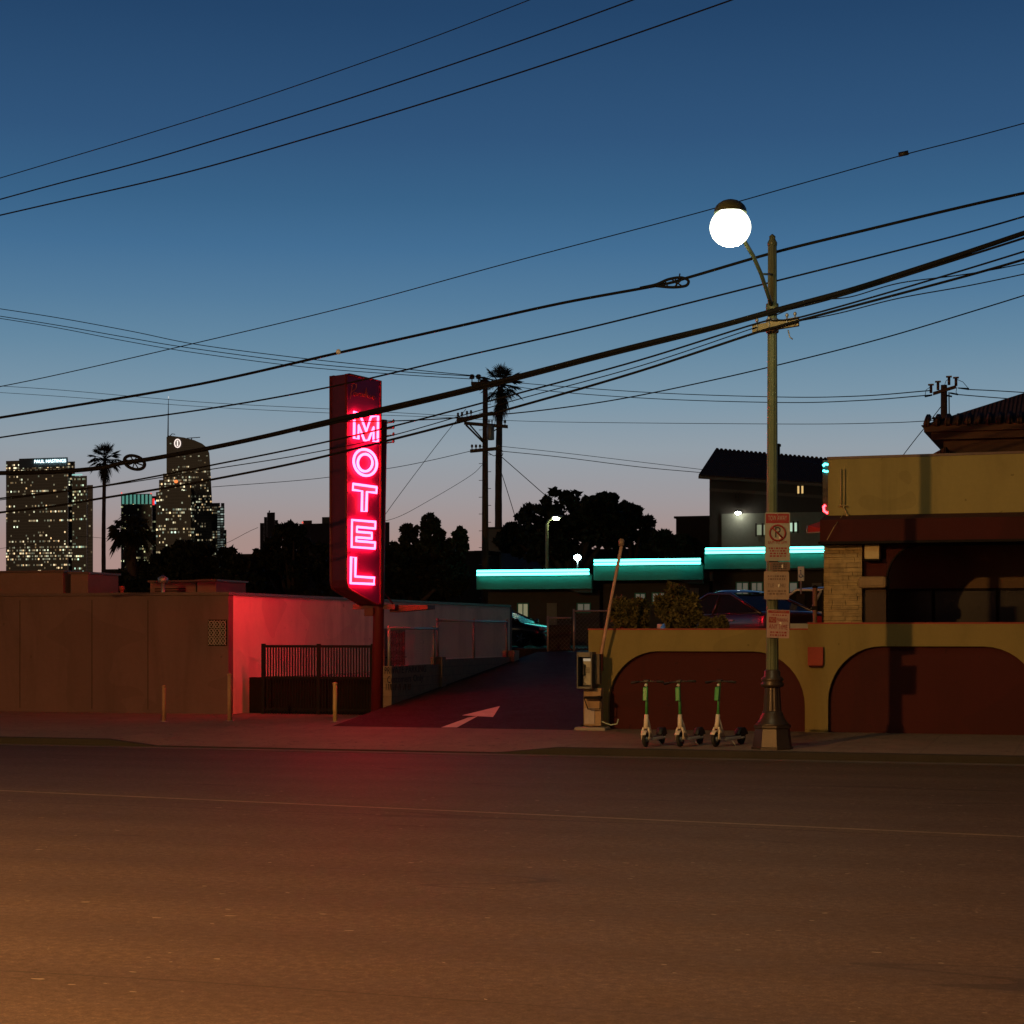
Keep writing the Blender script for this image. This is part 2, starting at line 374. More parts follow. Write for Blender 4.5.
for px in (20, 92, 148): x = X(px, LY); MB().box((x-.006, LY-.006, .3), (x+.006, LY-.002, LT-.1)).build('wall_joint', m_dark, bl)
# pierced block vent
x0, x1 = X(209, LY), X(226.5, LY); z1, z0 = Z(620.5, x0, LY), Z(645, x0, LY)
mb = MB(); k = 3; w_ = (x1-x0)/k; h_ = (z1-z0)/k
for i in range(k):
    for j in range(k):
        cx, cz = x0+(i+.5)*w_, z0+(j+.5)*h_
        mb.tube([(cx+w_*.42*math.cos(q), LY-.03, cz+h_*.42*math.sin(q)) for q in [2*math.pi*t/12 for t in range(12)]], .013, 5, True)
        mb.tube([(cx-w_*.5, LY-.03, cz-h_*.5), (cx+w_*.5, LY-.03, cz+h_*.5)], .009, 5); mb.tube([(cx-w_*.5, LY-.028, cz+h_*.5), (cx+w_*.5, LY-.028, cz-h_*.5)], .009, 5)
pv = mb.build('pierced_block_vent', m_conc, bl)
MB().box((x0-.02, LY-.012, z0-.02), (x1+.02, LY-.004, z1+.02)).build('vent_shade_plate', m_dark, pv)  # flat dark plate painted in for the shade inside the openings
# barred window with iron scrolls
ya, yb = YX(382, LX), YX(403, LX); zb, zt = 1.12, Z(630.5, LX, ya)
m_paneb = M('barred_window_pane', (.10, .05, .04), .3, .3, 4, 0)
wn = MB().box((LX+.004, ya, zb), (LX+.02, yb, zt)).build('barred_window', m_paneb, bl)
mb = MB()
for yy in (ya, yb-.1): mb.box((LX+.0, yy, zb), (LX+.07, yy+.1, zt+.06))
mb.box((LX, ya+.1, zt-.04), (LX+.07, yb-.1, zt+.06)); mb.build('frame', M('red_brown_trim', (.16, .04, .03), .6), wn)
mb = MB(); nb = 7
for i in range(nb):
    yy = ya+.15+(yb-ya-.3)*i/(nb-1); mb.tube([(LX+.11, yy, zb), (LX+.11, yy, zt)], .014, 6)
    if i < nb-1:
        for q in range(4):
            cz = zb+.15+q*.25; cy = yy+(yb-ya-.3)/(nb-1)/2; rr = .09
            mb.tube([(LX+.11, cy+rr*(1-t/16)*math.cos(t*.75), cz+rr*(1-t/16)*math.sin(t*.75)) for t in range(14)], .008, 5)
mb.box((LX+.10, ya, (zb+zt)/2-.25), (LX+.12, yb, (zb+zt)/2-.22)); mb.build('iron_scrollwork', m_dark, wn)
# roof boxes
m_box = M('beige_roof_box', (.17, .10, .08), .8, .2, 1.5, .3)
def roofbox(name, px0, px1, pyt, y, dep, label):
    t = thing(name, label, 'roof unit', (X((px0+px1)/2, y), y, 2.86))
    x0, x1 = X(px0, y), X(px1, y); zt = Z(pyt, x0, y)
    MB().box((x0, y, 2.86), (x1, y+dep, zt-.05)).build('casing', m_box, t, bevel=.01)
    MB().box((x0-.05, y-.05, zt-.05), (x1+.05, y+dep+.05, zt)).build('cap', m_flash, t)
    return t, x0, x1, zt
t, x0, x1, zt = roofbox('rooftop_box', -4, 63, 571, 44, 2.2, 'wide beige penthouse box on the low roof at its far left end')
t, x0, x1, zt = roofbox('rooftop_box', 70.5, 88, 572, 44, 1.6, 'narrow beige roof box beside the lit gap on the low roof')
t, x0, x1, zt = roofbox('rooftop_box', 150, 196, 580.5, 45, 2.0, 'low brown duct box on the low roof under the round dark tree')
mb = MB()
for i in range(6): zz_ = 2.95+i*.06; mb.box((x0+.15, 44.985, zz_), (x1-.3, 44.995, zz_+.03))
mb.build('louvre', m_dark, t)
t, x0, x1, zt = roofbox('rooftop_box', 197, 216, 579.5, 44.9, 1.8, 'pale square duct end at the right of the brown duct box')
x = X(65.5, 45.2); ltg = thing('service_door_light', 'small lit strip glowing between the two boxes on the low roof', 'lamp', (x, 45.2, 2.86))
MB().box((x-.09, 45.2, 2.92), (x+.02, 45.26, 3.42)).build('lit_strip', EX('warm_strip', (.55, .2, .13)), ltg)
MB().box((x+.1, 45.2, 2.92), (x+.14, 45.26, 3.2)).build('green_strip', EX('green_strip', (.05, .2, .15)), ltg)
MB().box((x-.14, 45.27, 2.86), (x+.2, 45.32, 3.5)).build('backing', m_box, ltg)
for px, lab in ((122, 'thin red vent pipe standing on the low roof edge'), ):
    p = P(px, 586, 43); tag(MB().tube([(p.x, 43, 2.86), (p.x, 43, p.z-.12)], .045, 8).tube([(p.x, 43, p.z-.12), (p.x, 43, p.z)], .07, 8).build('vent_pipe', M('red_oxide', (.3, .05, .03), .6), None), lab, 'pipe')
p = P(163, 583, 43.5); tag(MB().tube([(p.x, p.y, 2.86), (p.x, p.y, p.z)], .05, 8).lathe([(.12, 0), (.13, .12), (.02, .2)], (p.x, p.y, p.z)).build('roof_vent', m_metal, None), 'grey capped roof vent in front of the brown duct box', 'vent')
# pavement posts
m_post = M('post_paint', (.30, .16, .09), .7, .3, 6, .2)
m_posty = M('yellow_post_paint', (.5, .33, .13), .6, .25, 6, .2)
def post(px, pyt, pyb, mat, label, r=.045):
    g = G(px, pyb, .2); zt = Z(pyt, g.x, g.y)
    t = thing('bollard', label, 'post', (g.x, g.y, .2), 'thin posts along the pavement')
    MB().tube([(g.x, g.y, .19), (g.x, g.y, zt-.03)], r, 10).build('post_tube', mat, t)
    MB().lathe([(r+.006, 0), (r+.006, .03), (.01, .05)], (g.x, g.y, zt-.03), 10).build('cap', mat, t)
    MB().lathe([(r*2.2, 0), (r*2.2, .015), (r*1.1, .02)], (g.x, g.y, .205), 10).build('base_plate', m_metal, t)
post(164, 686, 722, m_post, 'short brown post in front of the tan stucco front wall', .04)
post(229.5, 674, 721.5, m_post, 'taller brown post at the corner of the red lit wall', .045)
post(335, 683, 722.5, m_posty, 'pale yellow post in front of the black iron fence', .045)
# terrace behind the iron fence
m_block = brick_mat('block_wall', (.20, .13, .09), (.17, .11, .08), (.10, .065, .05), .4, .2, (1, 2, 0))
m_terr = M('dark_painted_wall', (.014, .008, .007), .85, .3, 2, .4)
ter = thing('terrace_wall', 'dark low wall carrying the raised court behind the iron fence', 'wall', (-17.3, 41, .1))
MB().box((LX+.01, 41.1, .1), (DX0-.22, 41.3, 1.05)).build('front_face', m_terr, ter)
MB().box((LX+.01, 41.31, .1), (DX0-.22, 61.5, 1.03)).build('court_paving', m_conc, ter)
bw = thing('block_wall', 'painted block wall stepping up beside the driveway with hand lettering', 'wall', (DX0, 45, .1))
ysp = YX(441, DX0); ye = 47.6
MB().box((DX0-.2, 38.95, .1), (DX0, ysp, Z(665.5, DX0, 40))).build('lower_wall', m_block, bw)
MB().box((DX0-.2, ysp+.002, .1), (DX0, ye, Z(658, DX0, 45))).build('upper_wall', m_block, bw)
MB().box((DX0-.22, ysp-.1, .5), (DX0+.06, ysp+.18, Z(657, DX0, ysp))).build('pier', m_block, bw)
MB().box((DX0-.22, ye+.01, .5), (DX0+.1, ye+.45, Z(650.5, DX0, ye))).build('end_pier', M('beige_pier', (.3, .22, .15), .9), bw)
m_scrawl = M('dark_lettering', (.03, .02, .018), .8)
for body, pxa, pxb, py, hz in (('PRIVATE PARKING', 384.5, 426, 670, .17), ('Customers Only', 387, 423, 679, .17)):
    y0_, y1_ = YX(pxa, DX0), YX(pxb, DX0); ym = (y0_+y1_)/2
    o = text('lettering', body, hz*1.25, m_scrawl, bw, (DX0+.003, ym, Z(py, DX0, ym)), (0, 1, 0), (0, 0, 1))
    wd = o.dimensions.y; k = (y1_-y0_)/max(wd, .01)
    lz = Vector((DX0+.003, ym, Z(py, DX0, ym)))-wloc(bw)
    o.data.transform(Matrix.Translation(lz) @ Matrix.Diagonal((1, k, 1, 1)) @ Matrix.Translation(-lz))
mb = MB(); rr_ = random.Random(4); y_ = YX(386, DX0)     # third line: too faint to read, worn strokes
while y_ < YX(410, DX0):
    zc = Z(687, DX0, y_)
    for k in range(2): y2 = y_+rr_.uniform(-.04, .04); mb.tube([(DX0+.003, y_, zc-.07), (DX0+.003, y2+.03, zc+.07)], .009, 4)
    y_ += rr_.choice((.1, .12, .2))
mb.build('faded_lettering', M('faded_lettering_paint', (.07, .045, .035), .9), bw)
# iron fence
fy = 40.6; x0, x1 = X(265.5, fy), X(373, fy)
fe = thing('iron_fence', 'black iron picket fence in front of the red lit side wall', 'fence', ((x0+x1)/2, fy, .2))
zt, zm = Z(645, x0, fy), Z(677, x0, fy)
MB().box((x0, fy-.03, zt-.06), (x1, fy+.03, zt)).build('top_rail', m_dark, fe); MB().box((x0, fy-.025, zm-.03), (x1, fy+.025, zm+.02)).build('middle_rail', m_dark, fe)
MB().box((x0, fy-.025, .3), (x1, fy+.025, .35)).build('bottom_rail', m_dark, fe)
mb = MB(); n = 38
for i in range(n):
    xx = x0+.06+(x1-x0-.12)*i/(n-1); mb.box((xx-.013, fy-.013, .22), (xx+.013, fy+.013, zt-.061))
mb.build('pickets', m_dark, fe)
for xx in (x0-.05, (x0+x1)/2, x1): MB().box((xx-.04, fy-.04, .18), (xx+.04, fy+.04, zt+.03)).build('post', m_dark, fe)
# chain-link
def chain(name, label, A, B, z0, z1, posts, cell=.075, zA=None):
    """A,B plan points; vertical panel"""
    A, B = Vector((*A, 0)), Vector((*B, 0)); L = (B-A).length; e = (B-A)/L
    t = thing(name, label, 'fence', (A.x, A.y, z0), 'chain link fences round the parking')
    def pt(u, z): q = A+e*u; return (q.x, q.y, z)
    MB().tube([pt(0, z1), pt(L, z1)], .027, 8).build('top_rail', m_metal, t)
    mb = MB(); H = z1-z0-.04; nn_ = int((L+H)/cell)
    for i in range(nn_+1):
        u = i*cell
        for sgn in (1, -1):
            a0, b0 = (u-H, u) if sgn > 0 else (u, u-H)        # bottom u, top u
            za, zb_ = z0, z0+H
            lo, hi = sorted(((a0, za), (b0, zb_)))
            if lo[0] < 0: f_ = (0-lo[0])/(hi[0]-lo[0]); lo = (0, lo[1]+f_*(hi[1]-lo[1]))
            if hi[0] > L: f_ = (L-lo[0])/(hi[0]-lo[0]); hi = (L, lo[1]+f_*(hi[1]-lo[1]))
            if hi[0]-lo[0] > .01: mb.tube([pt(*lo), pt(*hi)], .0028, 3, cap=False)
    mb.build('wire_mesh', m_metal, t)
    for u in posts: MB().tube([pt(u, z0-.1), pt(u, z1+.06)], .034, 8).build('post', m_metal, t)
    return t
chain('chain_link_fence', 'lower chain link fence on the lettered part of the block wall', (DX0-.1, 39.0), (DX0-.1, ysp), 1.36, Z(628.5, DX0, 40), (.05, ysp-39.0-.2))
chain('chain_link_fence', 'taller chain link fence on the upper step of the block wall', (DX0-.1, ysp), (DX0-.1, ye), 1.5, Z(621.3, DX0, 45), (.05, (ye-ysp)/2, ye-ysp))
gy = 52.0
gt = chain('chain_link_gate', 'dark screened chain link gate at the top of the driveway', (DX0-.3, gy), (X(571, gy), gy), LZ+.03, Z(618, X(540, gy), gy), (.03, ), .12)
gt['category'] = 'gate'
MB().box((DX0-.3, gy+.03, LZ+.05), (X(570, gy), gy+.035, Z(625, X(540, gy), gy))).build('privacy_screen', M('black_screen_cloth', (.012, .012, .012), .9), gt)
chain('chain_link_fence', 'chain link fence panel between the gate and the shrubs', (X(573, gy), gy), (X(640, gy), gy), LZ+.03, Z(611, X(590, gy), gy), (0.03, 1.9), .12)
# ------------------------------------------------------------------ motel sign
e_ = Vector((math.sin(R(25)), math.cos(R(25)), 0)); nrm = Vector((e_.y, -e_.x, 0)); C0 = Vector((X(346, 39.0), 39.0, 0)); ST = .5
def S(px, py):
    k = math.tan(ang(px)); s = (k*C0.y-C0.x)/(e_.x-k*e_.y); q = C0+e_*s; return s, Z(py, q.x, q.y)
SW = S(380.3, 500)[0]
def face(s, z, off=0., back=False):
    q = C0+e_*((SW-s) if back else s)+nrm*(-(ST+off) if back else off); return Vector((q.x, q.y, z))
m_sign = M('sign_red_paint', (.085, .003, .016), .55, .3, 2.5, .15, 30)
m_signd = M('sign_dark_red_paint', (.12, .006, .010), .6, .3, 2.5, .15, 30)
m_letter = M('letter_panel_paint', (.5, .16, .18), .6, .1, 4, .05)
m_neon = EX('pink_neon', (68, .70, 2.0))
sg = thing('motel_sign', 'tall red vertical sign on a pole with glowing pink neon letters', 'sign', (X(376.5, 40.1), 40.1, .2))
zt0, zt1 = S(346, 374)[1], S(380, 382.5)[1]
zb0 = S(346, 580)[1]
pol = [(0, zt0), (.09, zt0+.01), (SW*.55, (zt0+zt1)/2+.0), (SW, zt1), (SW, S(379, 604)[1]), (S(376, 604)[0], S(376, 604.5)[1]), (S(351, 590.5)[0], S(351, 590.5)[1]), (S(347.5, 587.5)[0], S(347.5, 587.5)[1]), (.0, zb0)]
zt1 = zt0-.004
pol[1] = (.09, zt0); pol[2] = (SW*.5, zt0-.03); pol[3] = (SW, zt0-.05)
cab = MB().prism([face(s, z) for s, z in pol], -nrm*ST).build('cabinet', m_sign, sg, bevel=.012)
m_face = M('sign_face_neon_glow_tint', (.10, .003, .11), .55, .25, 2.5, .1, 30)  # red face tinted magenta, pink neon glow put into its colour
MB().prism([face(s, z, .001) for s, z in pol], nrm*.004).build('sign_face', m_face, sg); MB().prism([face(s, z, -ST-.001) for s, z in pol], -nrm*.004).build('sign_face', m_face, sg)
for back in (False, True):
    mb = MB(); n = len(pol)
    mb.tube([face(s, z, .006, back) for s, z in pol], .03, 6, True) if not back else mb.tube([face(s, z, -ST-.006) for s, z in pol], .03, 6, True); mb.build('edge_trim', m_signd, sg)
LET = {'m': [[(352.5, 411.5), (357.8, 413.5), (364.5, 431.5), (369.3, 416.8), (376.3, 416.3), (376, 442), (371.6, 441.4), (371.8, 427.5), (366.5, 441), (362.5, 440.5), (356.8, 425.5), (356.6, 439), (352.2, 438.5)]],
       'o': [[(363.4+11.6*math.cos(q)+.6*math.sin(q), 462.7+13.2*math.sin(q)+.8*math.cos(q)) for q in [2*math.pi*k/28 for k in range(28)]], [(363.3+7.3*math.cos(q), 462.9+8.6*math.sin(q)) for q in [2*math.pi*k/24 for k in range(24)]]],
       't': [[(351.3, 484), (374.8, 487.3), (374.6, 493), (365.2, 492), (364.5, 511.5), (360, 511.5), (360.3, 491.3), (351, 490)]],
       'e': [[(350.2, 520), (373.6, 522), (373.4, 528.7), (355.2, 527), (355, 531.8), (370, 533), (370, 538.6), (354.6, 537.4), (354.4, 541), (373.3, 542.6), (373, 548.6), (349.8, 547)]],
       'l': [[(349.3, 557), (353.9, 557.5), (353.5, 576.5), (372.4, 577.8), (372.2, 584.2), (348.8, 583.2)]]}
def dens(pts, k=6):
    out = []
    for i in range(len(pts)):
        a, b = pts[i], pts[(i+1) % len(pts)]
        for j in range(k):
            t = j/k; out.append(a.lerp(b, t))
    return out
for back in (False, True):
    for ch, loops in LET.items():
        sl = [[S(*q) for q in lp] for lp in loops]
        mb = MB()
        if ch == 'o':
            A_, B_ = sl; m_ = len(B_)
            B2 = [S(363.3+7.3*math.cos(q), 462.9+8.6*math.sin(q)) for q in [2*math.pi*k/28 for k in range(28)]]
            vsx = [face(s, z, .02, back) for s, z in A_]+[face(s, z, .02, back) for s, z in B2]
            mb.add(vsx, [(i, (i+1) % 28, 28+(i+1) % 28, 28+i) for i in range(28)])
        else: mb.prism([face(s, z, .008, back) for s, z in sl[0]], (nrm if not back else -nrm)*.02)
        lp_ = mb.build('letter', m_letter, sg)
        mb = MB()
        for L_ in sl: mb.tube([face(s, z, .06, back) for s, z in L_], .029, 6, True)
        mb.build('neon_tube', m_neon, lp_)
# unlit script lettering near the top
m_script = M('unlit_script_tube', (.30, .05, .04), .4, .2, 6, 0)
SCR = [[(240, 330), (250, 265), (262, 200), (250, 205), (275, 180), (300, 195), (297, 232), (262, 260)], [(300, 275), (280, 270), (272, 292), (284, 306), (300, 282), (303, 306)], [(310, 283), (316, 306), (321, 284), (334, 284)],
       [(358, 289), (344, 284), (337, 304), (350, 313), (360, 290), (364, 316)], [(388, 298), (374, 293), (369, 314), (382, 320), (398, 235), (396, 326)], [(408, 300), (412, 330), (420, 326)], [(410, 284), (412, 286)], [(440, 308), (428, 316), (444, 330), (432, 340)], [(455, 335), (475, 322), (464, 314), (452, 334), (466, 350), (484, 340)]]
for back in (False, True):
    mb = MB()
    for st in SCR:
        q = [S(325+x/9.757, 365+(y-(x-240)*.06)/9.757) for x, y in st]
        mb.tube([face(s, z+.0, .02, back) for s, z in q], .010, 5)
    mb.build('script_lettering', m_script, sg)
pb, pt_ = G(376.5, 714, .36), None
pbase = Vector((X(376.5, 40.1), 40.1, .2)); ptop = P(382.6, 420, 40.25)
MB().tube([pbase, ptop], [.135, .105], 14).build('pole', m_signd, sg)
MB().lathe([(.2, 0), (.2, .05), (.14, .09)], tuple(pbase)).build('base_plate', m_signd, sg)
mb = MB()
for py in (423, 429, 436, 443): p = P(386, py, 40.25); mb.tube([p, p+Vector((.16, .03, .02))], .018, 6); mb.ball(p+Vector((.17, .03, .04)), .03, .03, .045, 8, 6)
mb.build('insulator', m_insul, sg)
a, b_ = P(354, 604.5, 40.2), P(396, 605, 40.2); MB().box((a.x, 40.12, a.z-.11), (b_.x, 40.34, a.z)).build('cross_board', m_sign, sg)
a, b_ = P(388, 605.2, 40.25), P(426, 605.2, 40.25); MB().prism([(a.x, 40.35, a.z), (b_.x, 40.35, a.z), (b_.x, 40.35, a.z-.09), (a.x, 40.35, a.z-.16)], (0, .5, 0)).build('side_arm', m_signd, sg)
a, b_ = P(364, 608, 39.95), P(373, 616, 39.95); MB().box((a.x, 39.95, b_.z), (b_.x, 40.2, a.z)).build('junction_box', m_signd, sg, bevel=.01)
mb = MB(); p = P(382, 590, 40.25); q = P(393, 604, 40.4); mb.tube([p, q], .02, 6); mb.build('brace', m_signd, sg)
# ------------------------------------------------------------------ retaining wall with blind arches
m_beige = M('beige_stucco', (.215, .170, .058), .9, .13, 1.1, .55, 90)
m_red = M('dark_red_stucco', (.048, .0035, .0025), .9, .18, 1.3, .55, 90)
m_cap = M('red_cap_paint', (.25, .03, .02), .7, .25, 3, .2)
rw = thing('retaining_wall', 'beige stucco retaining wall with dark red blind arches behind the scooters', 'wall', (-5, WALLY, .15))
WX0, WSTEP, WX1 = X(588.5, WALLY), X(808, WALLY), 14.0
ZL, ZR = Z(630, X(700, WALLY), WALLY), Z(624, X(900, WALLY), WALLY)
arches = [(X(608, WALLY), X(805, WALLY), 1.745), (X(828, WALLY), X(1040, WALLY), 1.85)]
aw = arches[1][1]-arches[1][0]; px_ = arches[1][1]+.43
while px_+aw < WX1: arches.append((px_, px_+aw, 1.85)); px_ += aw+.43
def arch_pts(x0, x1, zt, rx=1.0, rz=1.05, n=10):
    p = [(x0, .1)]
    for i in range(n+1): q = math.pi-(math.pi/2)*i/n; p.append((x0+rx+rx*math.cos(q), zt-rz+rz*math.sin(q)))
    for i in range(n+1): q = math.pi/2-(math.pi/2)*i/n; p.append((x1-rx+rx*math.cos(q), zt-rz+rz*math.sin(q)))
    p.append((x1, .1)); return p
# front skin: strips between arches and wall top, with real recesses
REC = .12
mb = MB(); rd = MB()
edges = []
for x0, x1, zt in arches:
    top = lambda x: ZL if x < WSTEP else ZR
    p = arch_pts(x0, x1, zt)
    for i in range(len(p)-1):
        (xa, za), (xb, zb_) = p[i], p[i+1]
        if xb-xa > 1e-5:
            for xa_, xb_ in ([(xa, xb)] if not (xa < WSTEP < xb) else [(xa, WSTEP), (WSTEP, xb)]):
                T = top((xa_+xb_)/2)
                mb.add([(xa_, WALLY, za), (xb_, WALLY, zb_), (xb_, WALLY, T), (xa_, WALLY, T)], [(0, 1, 2, 3)])
        mb.add([(xa, WALLY, za), (xb, WALLY, zb_), (xb, WALLY+REC, zb_), (xa, WALLY+REC, za)], [(3, 2, 1, 0)])
    rd.add([(x, WALLY+REC-.002, z) for x, z in p], [tuple(range(len(p)))[::-1]])
bounds = [WX0]+[v for a_ in arches for v in a_[:2]]+[WX1]
for i in range(0, len(bounds), 2):
    xa, xb = bounds[i], bounds[i+1]
    for xa_, xb_ in ([(xa, xb)] if not (xa < WSTEP < xb) else [(xa, WSTEP), (WSTEP, xb)]):
        T = ZL if (xa_+xb_)/2 < WSTEP else ZR
        mb.add([(xa_, WALLY, .1), (xb_, WALLY, .1), (xb_, WALLY, T), (xa_, WALLY, T)], [(0, 1, 2, 3)])
mb.box((WX0, WALLY+REC+.001, .1), (WSTEP, WALLY+.33, ZL)); mb.box((WSTEP, WALLY+REC+.001, .1), (WX1, WALLY+.33, ZR))
mb.add([(WX0, WALLY, .1), (WX0, WALLY+REC+.001, .1), (WX0, WALLY+REC+.001, ZL), (WX0, WALLY, ZL)], [(3, 2, 1, 0)])
mb.add([(WSTEP, WALLY, ZL), (WSTEP, WALLY+REC+.001, ZL), (WSTEP, WALLY+REC+.001, ZR), (WSTEP, WALLY, ZR)], [(3, 2, 1, 0)])
mb.box((WX0, WALLY+.331, .1), (WX0+.3, 50, 1.7))
mb.build('wall_face', m_beige, rw); rd.build('arch_panel', m_red, rw)
MB().box((WX0-.015, WALLY-.012, ZL+.002), (WSTEP-.003, WALLY+.34, ZL+.03)).build('coping', m_cap, rw); MB().box((WSTEP-.01, WALLY-.012, ZR+.002), (WX1, WALLY+.34, ZR+.03)).build('coping', m_cap, rw)
for i in range(1, 3):
    xc = (arches[i-1][1]+arches[i][0])/2 if i > 1 else X(816, WALLY)
    zc = Z(657, xc, WALLY)
    MB().box((xc-.145, WALLY-.09, zc-.16), (xc+.145, WALLY-.001, zc+.19)).build('square_plaque', m_cap, rw, bevel=.008)
    MB().box((xc-.12, WALLY-.08, zc-.195), (xc+.12, WALLY-.001, zc-.161)).build('plaque_lip', m_red, rw)
# ------------------------------------------------------------------ pay phone on pedestal + leaning guard
m_phone = M('phone_housing', (.05, .05, .05), .4, .25, 5, .1); m_ph2 = M('brushed_steel', (.16, .165, .155), .45, .2, 9, .1, 60, .7)
py_ = 35.8; pg = Vector((X(593, py_), py_, .2))
ph = thing('pay_phone', 'old hooded pay phone on a pedestal at the left end of the arched wall', 'pay phone', (pg.x, py_, .19))
def bx(px0, pyt, px1, pyb, y0, y1):
    a = P(px0, pyt, y0); b = P(px1, pyb, y0); return (a.x, y0, b.z), (b.x, y1, a.z)
MB().box((X(577, py_), py_-.22, .18), (X(608, py_), py_+.22, .27)).build('footing', m_conc, ph, bevel=.03)
MB().box(*bx(583.5, 688, 601, 726, py_-.06, py_+.12)).build('pedestal', M('pedestal_paint', (.33, .22, .13), .7), ph, bevel=.01)
MB().box(*bx(584.5, 708, 594.5, 724, py_-.08, py_-.062)).build('pedestal_plate', M('grey_plate', (.4, .33, .3), .6), ph)
a, b_ = bx(576.6, 652, 592, 689, py_-.3, py_+.02)
mb = MB(); t_ = .03
mb.box(a, (a[0]+t_, b_[1], b_[2])); mb.box((b_[0]-t_, a[1], a[2]), b_); mb.box((a[0]+t_+.001, a[1], b_[2]-.10), (b_[0]-t_-.001, b_[1], b_[2])); mb.box((a[0]+t_+.001, a[1], a[2]), (b_[0]-t_-.001, b_[1], a[2]+.05)); mb.box((a[0]+t_+.001, b_[1]-.03, a[2]+.051), (b_[0]-t_-.001, b_[1], b_[2]-.101))
mb.build('hood', m_phone, ph, bevel=.008)
f0, f1 = bx(583.3, 658, 591.5, 685.5, py_-.2, py_-.03); f1 = (min(f1[0], b_[0]-t_-.004), f1[1], f1[2])
pf = MB().box(f0, f1).build('phone_body', m_ph2, ph, bevel=.008)
MB().box((f0[0], f0[1]-.006, f1[2]-.06), (f1[0], f0[1]-.001, f1[2]-.01)).build('lit_strip', EX('phone_strip', (.10, .15, .14)), pf)
mb = MB()
for i in range(3):
    for j in range(4): mb.box((f0[0]+.05+i*.028, f0[1]-.008, f0[2]+.24+j*.03), (f0[0]+.07+i*.028, f0[1]-.001, f0[2]+.26+j*.03))
mb.build('keypad', m_black, pf)
MB().tube([(f0[0]+.022, f0[1]-.04, f0[2]+.2+.03*k) for k in range(8)], [.028, .028, .016, .016, .016, .016, .028, .028], 8).build('handset', m_black, pf)
MB().tube([(f0[0]+.022+.03*math.sin(k*.9), f0[1]-.05, f0[2]+.2-.02*k) for k in range(14)], .006, 5).build('cord', m_black, pf)
MB().box(*bx(592.5, 654, 599.5, 684, py_-.1, py_+.06)).build('side_panel', M('faded_panel', (.10, .08, .06), .7, .5, 14), ph)
mb = MB(); a1 = P(584, 698, py_-.2); a2 = P(600, 696, py_-.2); a3 = P(600, 709, py_-.2); a4 = P(588, 709, py_-.2); mb.tube([a1, a2, a3, a4], .014, 6, True); mb.build('book_holder', m_dark, ph)
MB().box(*bx(584, 696.5, 600, 699, py_-.26, py_-.08)).build('shelf', m_dark, ph)
MB().box(*bx(599.5, 654, 602.5, 671, py_-.02, py_+.05)).build('conduit_box', m_red, ph)
gl = thing('leaning_pole', 'slender pale pole leaning up from the pay phone over the arched wall', 'pole', tuple(P(598, 672, py_+.1)))
MB().tube([P(598, 672, py_+.12), P(603, 645, py_+.1), P(612, 595, py_-.05), P(621.5, 546, py_-.2)], [.034, .032, .03, .034], 8).build('pole_tube', M('pale_weathered_pole', (.42, .26, .2), .8, .35, 8, .3), gl)
MB().lathe([(.055, 0), (.055, .12), (.03, .14)], tuple(P(621.5, 546, py_-.2)), 10).build('cap', M('pole_cap', (.25, .17, .13), .7), gl)
cb = thing('loose_cable', 'thin pale cable lying on the pavement at the foot of the red arch', 'cable', tuple(P(601, 722, py_+.1)))
MB().tube([P(599.5, 720, py_), P(604, 722.5, py_), P(611, 725, py_), P(617, 724, py_), P(618.3, 719, py_)], .012, 6).build('cable_run', M('pale_sheath', (.4, .5, .42), .5), cb)
